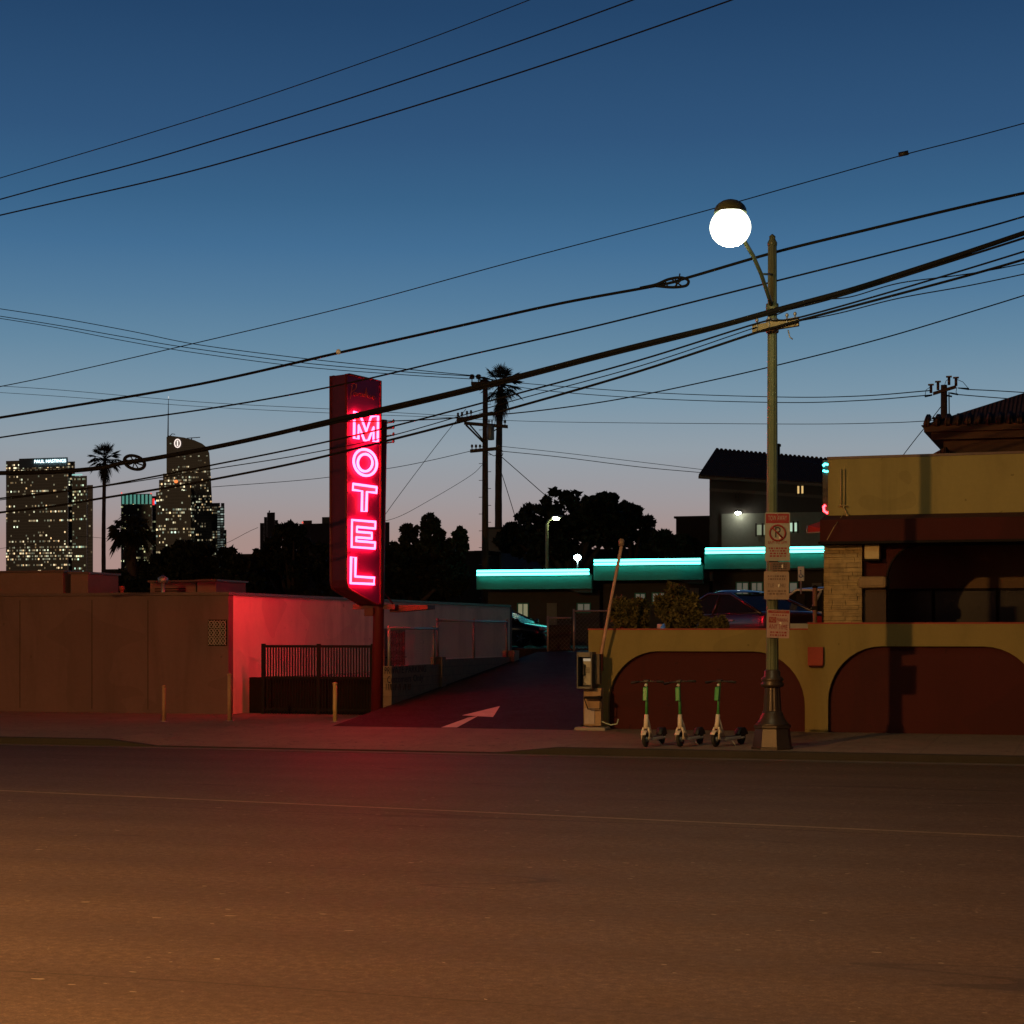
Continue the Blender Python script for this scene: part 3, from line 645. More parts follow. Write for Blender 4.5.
# ------------------------------------------------------------------ street lamp
m_lpole = M('green_grey_lamp_paint', (.10, .12, .065), .45, .25, 4, .15, 40, .2)
m_lbase = M('dark_bronze_paint', (.045, .032, .024), .4, .3, 4, .2, 40, .3); m_lamp = EX('lamp_glow', (3.4, 3.5, 2.7)); m_lampn = EX('sodium_lamp_glow', (17000, 8200, 2300))
def street_lamp(x, y, H, arm, lampmat, label, rad=.25, flat=False):
    """flip=1: arm reaches to -y"""
    t = thing('street_lamp', label, 'street lamp', (x, y, .13), 'street lamps')
    z = .12
    MB().lathe([(.36, 0), (.36, .05), (.34, .06), (.30, .36), (.32, .38), (.32, .42)], (x, y, z), 8, smooth=False).build('base', m_lbase, t)
    MB().lathe([(.30, .42), (.27, .45), (.22, .52), (.175, .62), (.16, .66)], (x, y, z), 20).build('bell', m_lbase, t)
    mb = MB(); vsn = 40
    prof = [(.155, .66), (.135, 1.02), (.13, 1.06)]; vs = []; fs = []
    for r, zz_ in prof:
        for k in range(vsn): q = 2*math.pi*k/vsn; rr = r*(1-.10*(k % 4 in (0,))); vs.append((x+rr*math.cos(q), y+rr*math.sin(q), z+zz_))
    for i in range(2):
        for k in range(vsn): fs.append((i*vsn+k, i*vsn+(k+1) % vsn, (i+1)*vsn+(k+1) % vsn, (i+1)*vsn+k))
    mb.add(vs, fs, False).build('fluted_shaft', m_lbase, t)
    MB().lathe([(.13, 1.05), (.19, 1.08), (.20, 1.12), (.17, 1.15), (.19, 1.18), (.19, 1.21), (.14, 1.25), (.135, 1.34), (.11, 1.36)], (x, y, z), 20).build('collar', m_lbase, t)
    mb = MB(); vs = []; fs = []; n = 32
    for r, zz_ in [(.105, 1.34), (.075, H-z)]:
        for k in range(n): q = 2*math.pi*k/n; rr = r*(1-.09*(k % 4 == 0)); vs.append((x+rr*math.cos(q), y+rr*math.sin(q), z+zz_))
    for k in range(n): fs.append((k, (k+1) % n, n+(k+1) % n, n+k))
    mb.add(vs, fs, False).build('pole', m_lpole, t)
    MB().lathe([(.08, 0), (.085, .05), (.05, .12), (.055, .16), (.01, .2)], (x, y, H), 14).build('finial', m_lpole, t)
    ex, ey, ez = arm; q = [(0, 0), (.12, .10), (.3, .24), (.5, .34), (.75, .40), (1, .42)]
    pts = [Vector((x+ex*a_, y+ey*a_, ez-.42*1.6+c_*1.6)) for a_, c_ in q]
    MB().tube(pts, .035, 8).build('arm', m_lpole, t)
    MB().tube([Vector((x, y, ez-.1)), pts[2]], .02, 6).build('arm_brace', m_lpole, t)
    MB().lathe([(.105, -.06), (.11, 0), (.105, .06)], (x, y, ez-.66), 14).build('arm_clamp', m_lpole, t)
    c = pts[-1]+Vector((ex, ey, 0)).normalized()*.12; d = Vector((ex, ey, 0)).normalized(); rz = math.atan2(d.y, d.x)
    Mx = Matrix.Translation(c) @ Matrix.Rotation(rz, 4, 'Z')
    lm = MB()
    vs = []; fs = []; nu, nv = 16, 6                      # housing: flattened shell, open below
    for i in range(nv+1):
        p_ = (math.pi/2)*i/nv
        for k in range(nu): a_ = 2*math.pi*k/nu; hl_, hw_, hz_ = (.42, .2, .02) if flat else (.27, .25, .16); vs.append((hl_*math.cos(p_)*math.cos(a_), hw_*math.cos(p_)*math.sin(a_), hz_+.2*math.sin(p_)))
    for i in range(nv):
        for k in range(nu): fs.append((i*nu+k, i*nu+(k+1) % nu, (i+1)*nu+(k+1) % nu, (i+1)*nu+k))
    lm.add(vs, fs, True, Mx); hd = lm.build('lamp_head', m_lpole, t)
    lm = MB()
    if flat: lm.ball((0, 0, .0), .40, .19, .13, 20, 12, Mx)
    else: lm.ball((0.0, 0, -.06), rad, rad, rad*.95, 32, 20, Mx)
    lm.build('lamp_globe', lampmat, hd)
    return t, c
LPX, LPY = X(772.3, 32.05), 32.05
lp, lc = street_lamp(LPX, LPY, Z(240, LPX, LPY)-.1, (.0, -3.6, 8.28), m_lamp, 'fluted green street lamp glowing above the parking signs beside the scooters', .31)
ld = bpy.data.lights.new('street_lamp_light', 'POINT'); ld.energy = 230; ld.shadow_soft_size = .12; ld.color = (1, .9, .48)
lo = bpy.data.objects.new('street_lamp_light', ld); COL.objects.link(lo); lo.location = lc+Vector((0, 0, -.52))
# lamp across the street, outside the picture; its glow throws the pole's shadow on the wall
street_lamp(-16.5, .8, 9.3, (0, 1.8, 9.2), m_lampn, 'fluted street lamp on the opposite pavement across the road', .26, True)
# cross arm bolted on the lamp pole
zc = Z(326, LPX, LPY); xa_ = thing('cable_crossarm', 'short timber cross arm bolted to the street lamp pole under the cables', 'cross arm', (LPX, LPY-.15, zc))
a, b_ = P(753, 330, LPY-.15), P(799, 322, LPY-.15)
MB().prism([(a.x, LPY-.23, a.z-.06), (b_.x, LPY-.23, b_.z-.07), (b_.x, LPY-.23, b_.z+.08), (a.x, LPY-.23, a.z+.07)], (0, .11, 0)).build('beam', M('pale_timber', (.24, .20, .11), .85, .3, 4, .4, 20, stretch=(1, 6, 6)), xa_)
for px in (757, 769, 787, 795): mb = MB(); p = P(px, 326-(px-776)*.17, LPY-.24); mb.tube([p+Vector((0, 0, -.04)), p+Vector((0, 0, .13))], .014, 6); mb.ball(p+Vector((0, 0, .15)), .03, .03, .035, 8, 6); mb.build('line_pin', m_metal, xa_)
mb = MB(); p = P(788, 330, LPY-.24); mb.tube([p, p+Vector((.03, 0, -.12)), p+Vector((.08, 0, -.16))], .012, 6)
mb.build('hook', m_metal, xa_)
MB().lathe([(.10, -.12), (.11, -.1), (.11, .1), (.10, .12)], (LPX, LPY, zc), 14).build('clamp_band', m_metal, xa_)
# signs on the lamp pole
m_sw = M('sign_white', (.26, .24, .2), .55, .12, 6, .05); m_sr = M('sign_red', (.22, .018, .018), .55, .15, 6, .05); m_sb = M('sign_black', (.03, .03, .03), .6); m_sbrown = M('sign_faded_brown', (.13, .075, .055), .6, .2, 9)
m_stan = M('sign_faded_tan', (.27, .19, .14), .6, .2, 9)
SY = LPY-.14
xd = Vector((math.cos(TH), math.sin(TH), 0)); nd_ = Vector((math.sin(TH), -math.cos(TH), 0))
def signplate(label, px0, py0, px1, py1, mat, tilt=0.):
    c = P((px0+px1)/2, (py0+py1)/2, SY); dpt = D(c.x, c.y); wd, ht = (px1-px0)*dpt/F, (py1-py0)*dpt/F
    t = thing('parking_sign', label, 'sign', tuple(c), 'signs on the lamp pole')
    x = (xd*math.cos(tilt)+Vector((0, 0, 1))*math.sin(tilt)); z = (Vector((0, 0, 1))*math.cos(tilt)-xd*math.sin(tilt))
    def q(u, v, o_=0.): return c+x*(u*wd/2)+z*(v*ht/2)+nd_*o_      # u,v in -1..1
    pl = []; r = .1
    for (cx, cy, a0) in ((1, 1, 0), (-1, 1, 90), (-1, -1, 180), (1, -1, 270)):
        for k in range(4): aa = R(a0+30*k); pl.append(q(cx*(1-r)+r*math.cos(aa), cy*(1-r*wd/ht)+r*wd/ht*math.sin(aa)))
    MB().prism(pl, -nd_*.006).build('plate', mat, t)
    for v in (.9, -.9): MB().ball(q(0, v, .004), .009, .009, .009, 6, 4).build('bolt', m_metal, t)
    MB().box(tuple(Vector((c.x, c.y+.008, c.z))+Vector((-.05, 0, -.03))), tuple(Vector((c.x+.05, LPY-.07, c.z+.03)))).build('bracket', m_metal, t)
    def T(body, v, hh, mat_, wmax=1.7):
        o = text('lettering', body, hh*ht*1.3, mat_, t, q(0, v, .0035), x, z, ext=.0012)
        cur = max((Vector(p.co)+wloc(t)-c).dot(x) for p in o.data.vertices)*2
        k = wmax*wd/2/max(cur, 1e-3)
        piv = q(0, v, .0035)-wloc(t)
        Ms = Matrix.Rotation(math.atan2(x.y, x.x), 4, 'Z')
        o.data.transform(Matrix.Translation(piv) @ Ms @ Matrix.Diagonal((k, 1, 1, 1)) @ Ms.inverted() @ Matrix.Translation(-piv)); return o
    def band(v0, v1, mat_, name='band'): MB().prism([q(-.93, v0, .003), q(.93, v0, .003), q(.93, v1, .003), q(-.93, v1, .003)], nd_*-.002).build(name, mat_, t)
    def strokes(v0, v1, rows, mat_, seed=1):
        rr = random.Random(seed); mb = MB()
        for i in range(rows):
            v = v0+(v1-v0)*(i+.5)/rows; hh = abs(v1-v0)/rows*.3; u = -.75+rr.uniform(0, .15)
            while u < .7:
                w2 = rr.choice((.06, .1, .14, .2)); mb.prism([q(u, v-hh, .0032), q(u+w2, v-hh, .0032), q(u+w2, v+hh, .0032), q(u, v+hh, .0032)], nd_*-.001); u += w2+rr.uniform(.05, .09)
        mb.build('small_lettering', mat_, t)
    return t, q, T, band, strokes, x, z, wd, ht
t, q, T, band, strokes, x, z, wd, ht = signplate('tall white parking sign with a crossed out P, topmost on the lamp pole', 765, 512.5, 790, 561, m_sw)
band(.56, .95, m_sr); T('TOW AWAY', .76, .11, m_sw, 1.5)
ring = [q(.62*math.cos(k/24*2*math.pi), .16+.62*wd/ht*math.sin(k/24*2*math.pi), .006) for k in range(24)]
mb = MB(); mb.tube(ring, .016, 6, True); mb.tube([q(-.42, .16+.42*wd/ht, .008), q(.42, .16-.42*wd/ht, .008)], .014, 6); mb.build('red_ring', m_sr, t)
T('P', .165, .24, m_sb, .5); T('8AM TO 6PM', -.24, .075, m_sr, 1.5); strokes(-.42, -.85, 4, m_sr, 3)
t, q, T, band, strokes, x, z, wd, ht = signplate('narrow brown plate squeezed between the larger parking signs', 770, 562, 790, 570.5, m_sbrown); strokes(.75, -.75, 3, m_sb, 5)
t, q, T, band, strokes, x, z, wd, ht = signplate('faded tan parking sign with worn lettering, third down the lamp pole', 764, 571.3, 789, 599.5, m_stan)
strokes(.75, .35, 2, m_sbrown, 7); T('TUE - THU', -.02, .15, m_sbrown, 1.4); strokes(-.3, -.7, 2, m_sbrown, 8)
t, q, T, band, strokes, x, z, wd, ht = signplate('red and white no parking any time sign, lowest on the lamp pole', 767, 609.8, 789.5, 638, M('sign_pinkish_white', (.33, .22, .20), .5, .15, 6), R(-2))
band(.76, .95, m_sr); T('TOW AWAY', .855, .065, m_stan, 1.3); strokes(.7, .55, 1, m_sr, 2)
MB().prism([q(-.85, .08, .003), q(-.2, .08, .003), q(-.2, .48, .003), q(-.85, .48, .003)], nd_*-.002).build('red_block', m_sr, t)
o = T('NO', .28, .16, m_stan, .5); o.location = x*(-.525*wd/2)
o = T('PARKING', .28, .13, m_sr, 1.0); o.location = x*(.36*wd/2)
T('ANY TIME', -.22, .2, m_sr, 1.65); strokes(-.5, -.9, 2, m_sr, 9)
# ------------------------------------------------------------------ scooters
m_sgreen = M('scooter_green', (.05, .27, .075), .45, .12, 6, .05); m_swhite = M('scooter_white', (.62, .56, .48), .4, .1, 6, .05)
def rot2(v, a): return Vector((v[0]*math.cos(a)-v[1]*math.sin(a), v[0]*math.sin(a)+v[1]*math.cos(a), v[2]))
def make_scooter(label):
    t = thing('electric_scooter', label, 'scooter', (0, 0, 0), 'electric scooters parked in a row on the pavement')
    B = lambda mb, n, m, p=t, bev=0.: mb.build(n, m, p, True, bev)
    WR = .127                                                # local +x is forward, origin under the front wheel
    def wheel(x, name):
        mb = MB(); pr = [(x+(WR-.03)*math.cos(q), 0, WR+(WR-.03)*math.sin(q)) for q in [2*math.pi*k/24 for k in range(24)]]
        mb.tube(pr, .033, 8, True); wv = B(mb, name, m_rubber)
        mb = MB(); Mr = Matrix.Translation((x, 0, WR)) @ Matrix.Rotation(R(90), 4, 'X')
        mb.lathe([(.035, -.05), (.05, -.03), (.05, .03), (.035, .05)], n=12, M_=Mr)
        for k in range(5): q = 2*math.pi*k/5; mb.tube([(x, 0, WR), (x+.1*math.cos(q), 0, WR+.1*math.sin(q))], .012, 5)
        B(mb, 'rim', m_metal, wv)
    wheel(0, 'front_wheel'); wheel(-.92, 'rear_wheel')
    mb = MB()
    for s in (-1, 1): mb.tube([(0, s*.062, WR), (-.02, s*.062, .27), (-.045, s*.04, .33)], [.016, .018, .022], 8)
    B(mb, 'fork', m_swhite)
    mb = MB(); n = 9
    for k in range(n-1):
        q0, q1 = R(35+k*14), R(35+(k+1)*14)
        f = lambda q, s, r: (r*math.cos(q), s*.045, WR+r*math.sin(q))
        mb.add([f(q0, -1, .155), f(q0, 1, .155), f(q1, 1, .155), f(q1, -1, .155), f(q0, -1, .145), f(q0, 1, .145), f(q1, 1, .145), f(q1, -1, .145)], [(0, 1, 2, 3), (7, 6, 5, 4), (0, 3, 7, 4), (1, 5, 6, 2)], True)
    B(mb, 'front_mudguard', m_swhite)
    # white neck: tapering shell from head tube down to deck
    mb = MB(); secs = [((-.085, .50), .035, .045), ((-.12, .40), .05, .06), ((-.17, .28), .055, .055), ((-.23, .17), .065, .045), ((-.30, .13), .075, .032)]
    vs = []; fs = []
    for (cx, cz), hw, hx in secs:
        for k in range(12): q = 2*math.pi*k/12; vs.append((cx+hx*math.cos(q)*.9, hw*math.sin(q), cz+hx*math.cos(q)*.5))
    for i in range(len(secs)-1):
        for k in range(12): fs.append((i*12+k, i*12+(k+1) % 12, (i+1)*12+(k+1) % 12, (i+1)*12+k))
    fs += [tuple(range(12))[::-1], tuple(48+k for k in range(12))]; mb.add(vs, fs, True)
    mb.tube([(-.045, 0, .31), (-.095, 0, .55)], [.045, .035], 12); B(mb, 'neck', m_swhite)
    mb = MB(); dk = [(-.24, .06), (-.30, .085), (-.74, .085), (-.84, .05)]
    up = [(x, y, .155 if x > -.8 else .17) for x, y in dk]; 
    loop = [(x, y) for x, y in dk]+[(x, -y) for x, y in dk[::-1]]
    mb.prism([(x, y, .10) for x, y in loop], (0, 0, .055)); B(mb, 'deck', m_swhite, bev=.012)
    mb = MB(); mb.prism([(x*.985-.005, y*.85, .157) for x, y in loop], (0, 0, .005)); B(mb, 'deck_mat', m_black)
    mb = MB(); 
    for k in range(8):
        q0, q1 = R(20+k*18), R(20+(k+1)*18)
        f = lambda q, s, r: (-.92+r*math.cos(q), s*.055, WR+r*math.sin(q)*1.05)
        mb.add([f(q0, -1, .165), f(q0, 1, .165), f(q1, 1, .165), f(q1, -1, .165), f(q0, -1, .15), f(q0, 1, .15), f(q1, 1, .15), f(q1, -1, .15)], [(0, 1, 2, 3), (7, 6, 5, 4), (0, 3, 7, 4), (1, 5, 6, 2)], True)
    mb.add([(-.80, .055, .14), (-.84, .055, .26), (-.97, .055, .30), (-1.06, .055, .20), (-.92, .055, .12)], [(0, 1, 2, 3, 4)]); mb.add([(-.80, -.055, .14), (-.84, -.055, .26), (-.97, -.055, .30), (-1.06, -.055, .20), (-.92, -.055, .12)], [(4, 3, 2, 1, 0)])
    B(mb, 'rear_mudguard', m_black)
    for s in (-1, 1): mb = MB(); mb.tube([(-.80, s*.07, .12), (-.92, s*.062, WR)], .016, 6); B(mb, 'rear_fork_arm', m_swhite)
    MBt = MB(); MBt.tube([(-.095, 0, .54), (-.175, 0, 1.09)], [.025, .02], 10); B(MBt, 'stem', m_sgreen)
    mb = MB(); mb.prism([(-.085, -.04, .80), (-.03, -.04, .79), (-.07, -.04, 1.02), (-.12, -.04, 1.03)], (0, .08, 0)); B(mb, 'battery_pack', m_sgreen, bev=.012)
    mb = MB(); mb.tube([(-.21, -.29, 1.10), (-.185, -.16, 1.115), (-.17, 0, 1.12), (-.185, .16, 1.115), (-.21, .29, 1.10)], .014, 8); hb = B(mb, 'handlebar', m_black)
    for s in (-1, 1):
        mb = MB(); mb.tube([(-.19, s*.18, 1.114), (-.21, s*.295, 1.10)], .021, 8); B(mb, 'grip', m_rubber, hb)
        mb = MB(); mb.tube([(-.17, s*.13, 1.12), (-.13, s*.17, 1.115), (-.14, s*.25, 1.105)], .007, 5); B(mb, 'brake_lever', m_black, hb)
    mb = MB(); mb.box((-.21, -.05, 1.10), (-.13, .05, 1.15)); B(mb, 'display', m_black, hb, .012)
    mb = MB(); mb.lathe([(.028, 0), (.03, .01), (.02, .03)], n=12, M_=Matrix.Translation((-.135, 0, 1.055)) @ Matrix.Rotation(R(80), 4, 'Y')); B(mb, 'headlight', M('headlight_lens', (.5, .5, .45), .2), t)
    mb = MB(); mb.tube([(-.42, .07, .11), (-.40, .17, .005)], .009, 6); B(mb, 'kickstand', m_metal)
    mb = MB(); mb.tube([(-.10, .03, .56), (-.06, .05, .7), (-.1, .04, .95), (-.15, .02, 1.08)], .006, 5); B(mb, 'brake_cable', m_black)
    mb = MB(); mb.prism([(-1.075, -.03, .17), (-1.085, -.03, .17), (-1.075, -.03, .22), (-1.065, -.03, .22)], (0, .06, 0)); B(mb, 'tail_reflector', m_sr)
    return t
sco = make_scooter('green and white scooter nearest the pay phone, leftmost of the three')
spots = [(645.8, 746.8, -62, 'green and white scooter nearest the pay phone, leftmost of the three'), (680.5, 746.8, -60, 'green and white scooter between the two others in the row'), (715.8, 746.6, -55, 'green and white scooter nearest the street lamp, rightmost of the three')]
for i, (px, py, az, lab) in enumerate(spots):
    o = sco if i == 0 else copy_tree(sco)
    g = G(px, py, .15); o.location = (g.x, g.y, .147); o['label'] = lab
    # heading: towards the viewer, turned left
    h = az-180+17.5
    o.rotation_euler = (R((2, 5, 1)[i]), 0, R(-(90+22+(0, 5, 13)[i])+17.5))
# ------------------------------------------------------------------ right building with arcade
m_beigeb = M('pale_beige_stucco', (.30, .255, .10), .9, .13, 1.1, .5, 90)
BY = 37.5; bx0 = X(828, BY); BXE = 13.0
rb = thing('arcaded_building', 'beige flat fronted shop building with dark red canopy band, stone pier and arcade', 'building', (bx0+5, BY, LZ))
zt0, zt1 = Z(459.5, bx0, BY), Z(455, X(977, BY), BY)
zs_ = Z(520, bx0, 36.9); zb_ = Z(541.5, bx0, 36.9)
xR = X(977, BY); slope = (zt1-zt0)/(xR-bx0); zE = zt0+slope*(BXE-bx0)
MB().prism([(bx0, BY, zb_+.1), (BXE, BY, zb_+.1), (BXE, BY, zE), (bx0, BY, zt0)], (0, .25, 0)).build('upper_wall', m_beigeb, rb)
MB().prism([(bx0-.02, BY-.02, zt0+.002), (BXE, BY-.02, zE+.002), (BXE, BY-.02, zE+.05), (bx0-.02, BY-.02, zt0+.05)], (0, .3, 0)).build('parapet_cap', m_flash, rb)
MB().box((bx0, BY+.252, zb_), (bx0+.25, 52, zt0-.05)).build('side_wall', m_beige, rb)
MB().box((bx0+.26, BY+.26, zt0-.6), (BXE, 52, zt0-.5)).build('roof', m_roof, rb)
x0 = X(820, 36.9)
MB().prism([(x0, 36.9, zb_), (x0, BY-.003, zb_), (x0, BY-.003, zs_+.12), (x0, 36.9, zs_)], (BXE-x0, 0, 0)).build('canopy_band', m_red, rb)
MB().prism([(x0-.03, 36.86, zb_-.05), (x0-.03, BY+.1, zb_-.05), (x0-.03, BY+.1, zb_-.002), (x0-.03, 36.86, zb_-.002)], (BXE-x0, 0, 0)).build('canopy_lip', m_dark, rb)
m_stone = brick_mat('stacked_stone', (.36, .27, .13), (.22, .16, .08), (.06, .045, .03), .55, .085, (0, 2, 1), .006, 1.2, .45)
p0, p1 = X(824.5, 37.3), X(862, 37.3)
sp_ = MB(); rr = random.Random(5); z_ = LZ
pier_top = zb_-.052
sp_.box((p0, 37.3, LZ), (p1, 38.5, pier_top))
zz_ = LZ
while zz_ < pier_top-.07:                     # individual thin stones standing proud by different amounts
    hh = rr.choice((.06, .08, .1)); xx = p0-.01
    while xx < p1-.05:
        ww = min(rr.uniform(.14, .5), p1+.01-xx); d_ = rr.uniform(.006, .055); sp_.box((xx, 37.3-d_, zz_), (xx+ww-.008, 37.299, min(zz_+hh-.008, pier_top))); xx += ww
    zz_ += hh
sp_.build('stone_pier', m_stone, rb)
c0, c1 = p1+.004, X(886, 37.4)
m_shaft = M('brown_column', (.06, .035, .025), .8, .25, 2, .4)
zc1, zc0 = Z(576.5, c0, 37.3), Z(588.5, c0, 37.3)
MB().box((c0, 37.4, LZ), (c1, 37.8, zc0)).build('column_shaft', m_shaft, rb)
MB().box((c0-.07, 37.2, zc0+.002), (c1+.03, 37.85, zc1)).build('column_capital', M('capital_stone', (.26, .18, .10), .8), rb, bevel=.06)
# red spandrel with rounded opening corner
ox0, ozt, rx, rz = c1, Z(545, X(930, BY), BY), .62, .75
pl = [(c0, zc1+.002), (c0, pier_top), (BXE, pier_top), (BXE, ozt)]
for i in range(11): q = math.pi/2+(math.pi/2)*i/10; pl.append((ox0+rx+rx*math.cos(q), ozt-rz+rz*math.sin(q)))
pl.append((ox0, zc1+.002))
mb = MB(); 
half = [(BXE, ozt), (BXE, pier_top)]
# triangulated as strips to keep the curved edge clean
cur = [(c1, zc1+.002)]+[(ox0+rx+rx*math.cos(math.pi-(math.pi/2)*i/10), ozt-rz+rz*math.sin(math.pi-(math.pi/2)*i/10)) for i in range(11)]+[(BXE, ozt)]
mb.box((c0, 37.45, zc1+.002), (c1-.002, 37.7, pier_top))
for i in range(len(cur)-1):
    (xa, za), (xb, zb2) = cur[i], cur[i+1]
    if xb-xa > 1e-4: mb.prism([(xa, 37.45, za), (xb, 37.45, zb2), (xb, 37.45, pier_top), (xa, 37.45, pier_top)], (0, .25, 0))
mb.build('arch_spandrel', m_red, rb)
MB().tube([(x, 37.44, z) for x, z in cur[1:]], .022, 6).build('arch_moulding', m_dark, rb)
# arcade interior
m_int = M('arcade_wall', (.13, .085, .05), .9, .15, 1, .4); m_low = M('shade_glazing', (.018, .016, .015), .25, .3, 2, 0)  # dark glazing put in where the lower arcade wall falls into shade
MB().box((bx0+.3, 40.5, 3.02), (BXE, 40.7, zb_+.3)).build('arcade_back_wall', m_int, rb)
dk_ = MB().box((bx0+.3, 40.52, LZ), (BXE, 40.7, 3.018)).build('shade_front', m_low, rb)
mb = MB()
for k in range(9): xx = c1+.6+k*1.3; mb.box((xx, 40.46, LZ), (xx+.06, 40.515, 3.018))
mb.box((bx0+.3, 40.47, 2.98), (BXE, 40.51, 3.03)); mb.build('mullion', m_dark, dk_)
MB().box((bx0+.3, 37.9, zb_+.12), (BXE, 40.5, zb_+.2)).build('arcade_ceiling', m_int, rb)
a, b_ = P(864, 559, 37.1), P(879, 543.5, 37.1); MB().box((a.x, 37.16, a.z), (b_.x, 37.445, b_.z-.01)).build('wall_light_box', M('unlit_light_box', (.45, .36, .17), .5, .1), rb, bevel=.015)
MB().box((a.x-.01, 37.15, a.z-.03), (b_.x+.01, 37.445, a.z-.002)).build('light_box_base', m_dark, rb)
cdm = M('conduit_paint', (.40, .31, .15), .6)
mb = MB(); pa = P(841, 469, BY-.05); pb2 = P(844.5, 469, BY-.05); pc = P(842, 507, BY-.05)
mb.tube([pa, (pa.x, BY-.05, pc.z)], .012, 6); mb.tube([pb2, (pb2.x, BY-.05, pc.z)], .012, 6)
mb.tube([P(838.5, 506, BY-.06), P(843, 505, BY-.1), P(848, 506.5, BY-.06)], .014, 6); mb.tube([P(843, 506, BY-.05), P(846, 512, BY-.07), P(847, 519, BY-.1)], .012, 6); mb.ball(P(847.2, 516, BY-.08), .03, .03, .05, 8, 6)
mb.tube([P(844, 513, BY-.05), P(834, 527, BY-.9), P(827, 540, BY-.68)], .007, 5)
mb.build('conduit', cdm, rb)
MB().box((bx0+.24, 51.8, LZ), (BXE, 52, zt0-.5)).build('rear_wall', m_beige, rb)
# tiled roof tower behind
tw_y = 43.0; tx0 = X(943.5, tw_y); te = Z(431, tx0, tw_y)
tt = thing('tile_roofed_tower', 'brown upper storey with dark tiled hip roof rising behind the shop parapet', 'building', (tx0+3, tw_y, LZ))
m_tile, nt, b = nodes('clay_roof_tiles'); o_ = coords(nt); wv = nd(nt, 'ShaderNodeTexWave', wave_type='BANDS', bands_direction='X'); wv.inputs['Scale'].default_value = 3.5; wv.inputs['Distortion'].default_value = .4; nt.links.new(o_, wv.inputs['Vector'])
nt.links.new(mixc(nt, .6, ramp(nt, wv.outputs['Fac'], [(.2, (.03, .014, .01)), (.8, (.10, .045, .03))]), ramp(nt, noise(nt, o_, 5), [(.3, (.03, .015, .012)), (.7, (.09, .045, .03))])), b.inputs['Base Color']); b.inputs['Roughness'].default_value = .85; bumpn(nt, b, wv.outputs['Fac'], .8, .05)
m_brown = M('brown_stucco', (.085, .045, .03), .9, .2, 1.2, .4)
MB().box((tx0, tw_y, LZ), (tx0+7, tw_y+5, te)).build('wall', m_brown, tt)
oh = .45; A_ = (tx0-oh, tw_y-oh); B_ = (tx0+7+oh, tw_y+5+oh); ze = Z(425.5, A_[0], A_[1]); rg = ze+1.25
mb = MB(); cxm, cym = tx0+3.5, tw_y+2.5
mb.add([(A_[0], A_[1], ze), (B_[0], A_[1], ze), (B_[0], B_[1], ze), (A_[0], B_[1], ze), (cxm-1, cym, rg), (cxm+1, cym, rg)], [(0, 1, 5, 4), (1, 2, 5), (2, 3, 4, 5), (3, 0, 4), (3, 2, 1, 0)])
for k in range(34):                           # tile barrels along the front eave
    xx = A_[0]+.12+k*.22
    if xx < B_[0]-.1: mb.tube([(xx, A_[1]-.03, ze+.03), (xx+(cxm-xx)*.0, A_[1]+.5, ze+.24)], .07, 6)
mb.build('roof', m_tile, tt)
MB().box((A_[0]+.06, A_[1]+.06, ze-.14), (B_[0]-.06, B_[1]-.06, ze-.004)).build('eave', m_brown, tt); MB().box((A_[0]+.2, A_[1]+.2, ze-.3), (B_[0]-.2, B_[1]-.2, ze-.142)).build('soffit_moulding', m_brown, tt)
mb = MB()
for px in (934, 936.5, 939.5): p = P(px, 424, A_[1]+.1); mb.tube([(p.x, p.y, ze-.05), (p.x, p.y, ze+.14)], .02, 6); mb.ball((p.x, p.y, ze+.16), .05, .05, .03, 8, 6)
mb.build('ridge_finial', m_dark, tt)
sl0, sl1 = X(918, 42), X(946, 42)
MB().prism([(sl0, 42, Z(462, sl0, 42)), (sl1, 42, Z(460, sl1, 42)), (sl1, 42, Z(446.5, sl1, 42))], (0, 2.5, 0)).build('lean_to_roof', m_tile, tt)
# neon blade sign and little red awning half hidden behind the shop corner
ny = 43.5; ns = thing('neon_blade_sign', 'small hanging neon sign with teal and red tubes peeping out behind the shop corner', 'sign', tuple(P(838, 515, ny)))
a, b_ = P(822.5, 460, ny), P(850, 512, ny); MB().box((a.x, ny+.03, b_.z), (b_.x, ny+.2, a.z)).build('sign_box', M('black_sign_box', (.02, .02, .02), .5), ns)
m_tealn = EX('teal_neon_small', (.5, 9, 8)); m_redn = EX('red_neon_small', (14, .35, .5))
mb = MB(); mb.tube([P(823, 466, ny), P(825, 464, ny), P(828, 464.5, ny), P(834, 462, ny)], .028, 6); mb.tube([P(823, 470.5, ny), P(826, 471.5, ny), P(834, 471, ny)], .026, 6); mb.build('teal_tube', m_tealn, ns)
mb = MB(); mb.tube([P(825.5, 505, ny), P(823.5, 507, ny), P(824.2, 511, ny), P(827, 513, ny), P(832, 511, ny)], .03, 6); mb.build('red_tube', m_redn, ns)
aw_ = thing('red_awning', 'small red canvas awning at the corner of the shop', 'awning', tuple(P(816, 532, 43)))
a0, a1, a2, a3 = P(806, 527, 42.6), P(831, 516, 43.4), P(831, 533, 42.6), P(807, 533, 42.6)
MB().add([P(807, 526, 42.6), P(840, 515, 43.4), P(840, 531, 42.6), P(807, 533, 42.5)], [(0, 1, 2, 3), (3, 2, 1, 0)]).build('canvas', M('red_canvas', (.4, .03, .03), .8), aw_)
MB().tube([P(807, 533, 42.5), P(840, 531, 42.6)], .02, 6).build('front_bar', m_metal, aw_); MB().tube([P(807, 526, 42.6), P(807, 533, 42.5)], .02, 6).build('side_bar', m_metal, aw_)
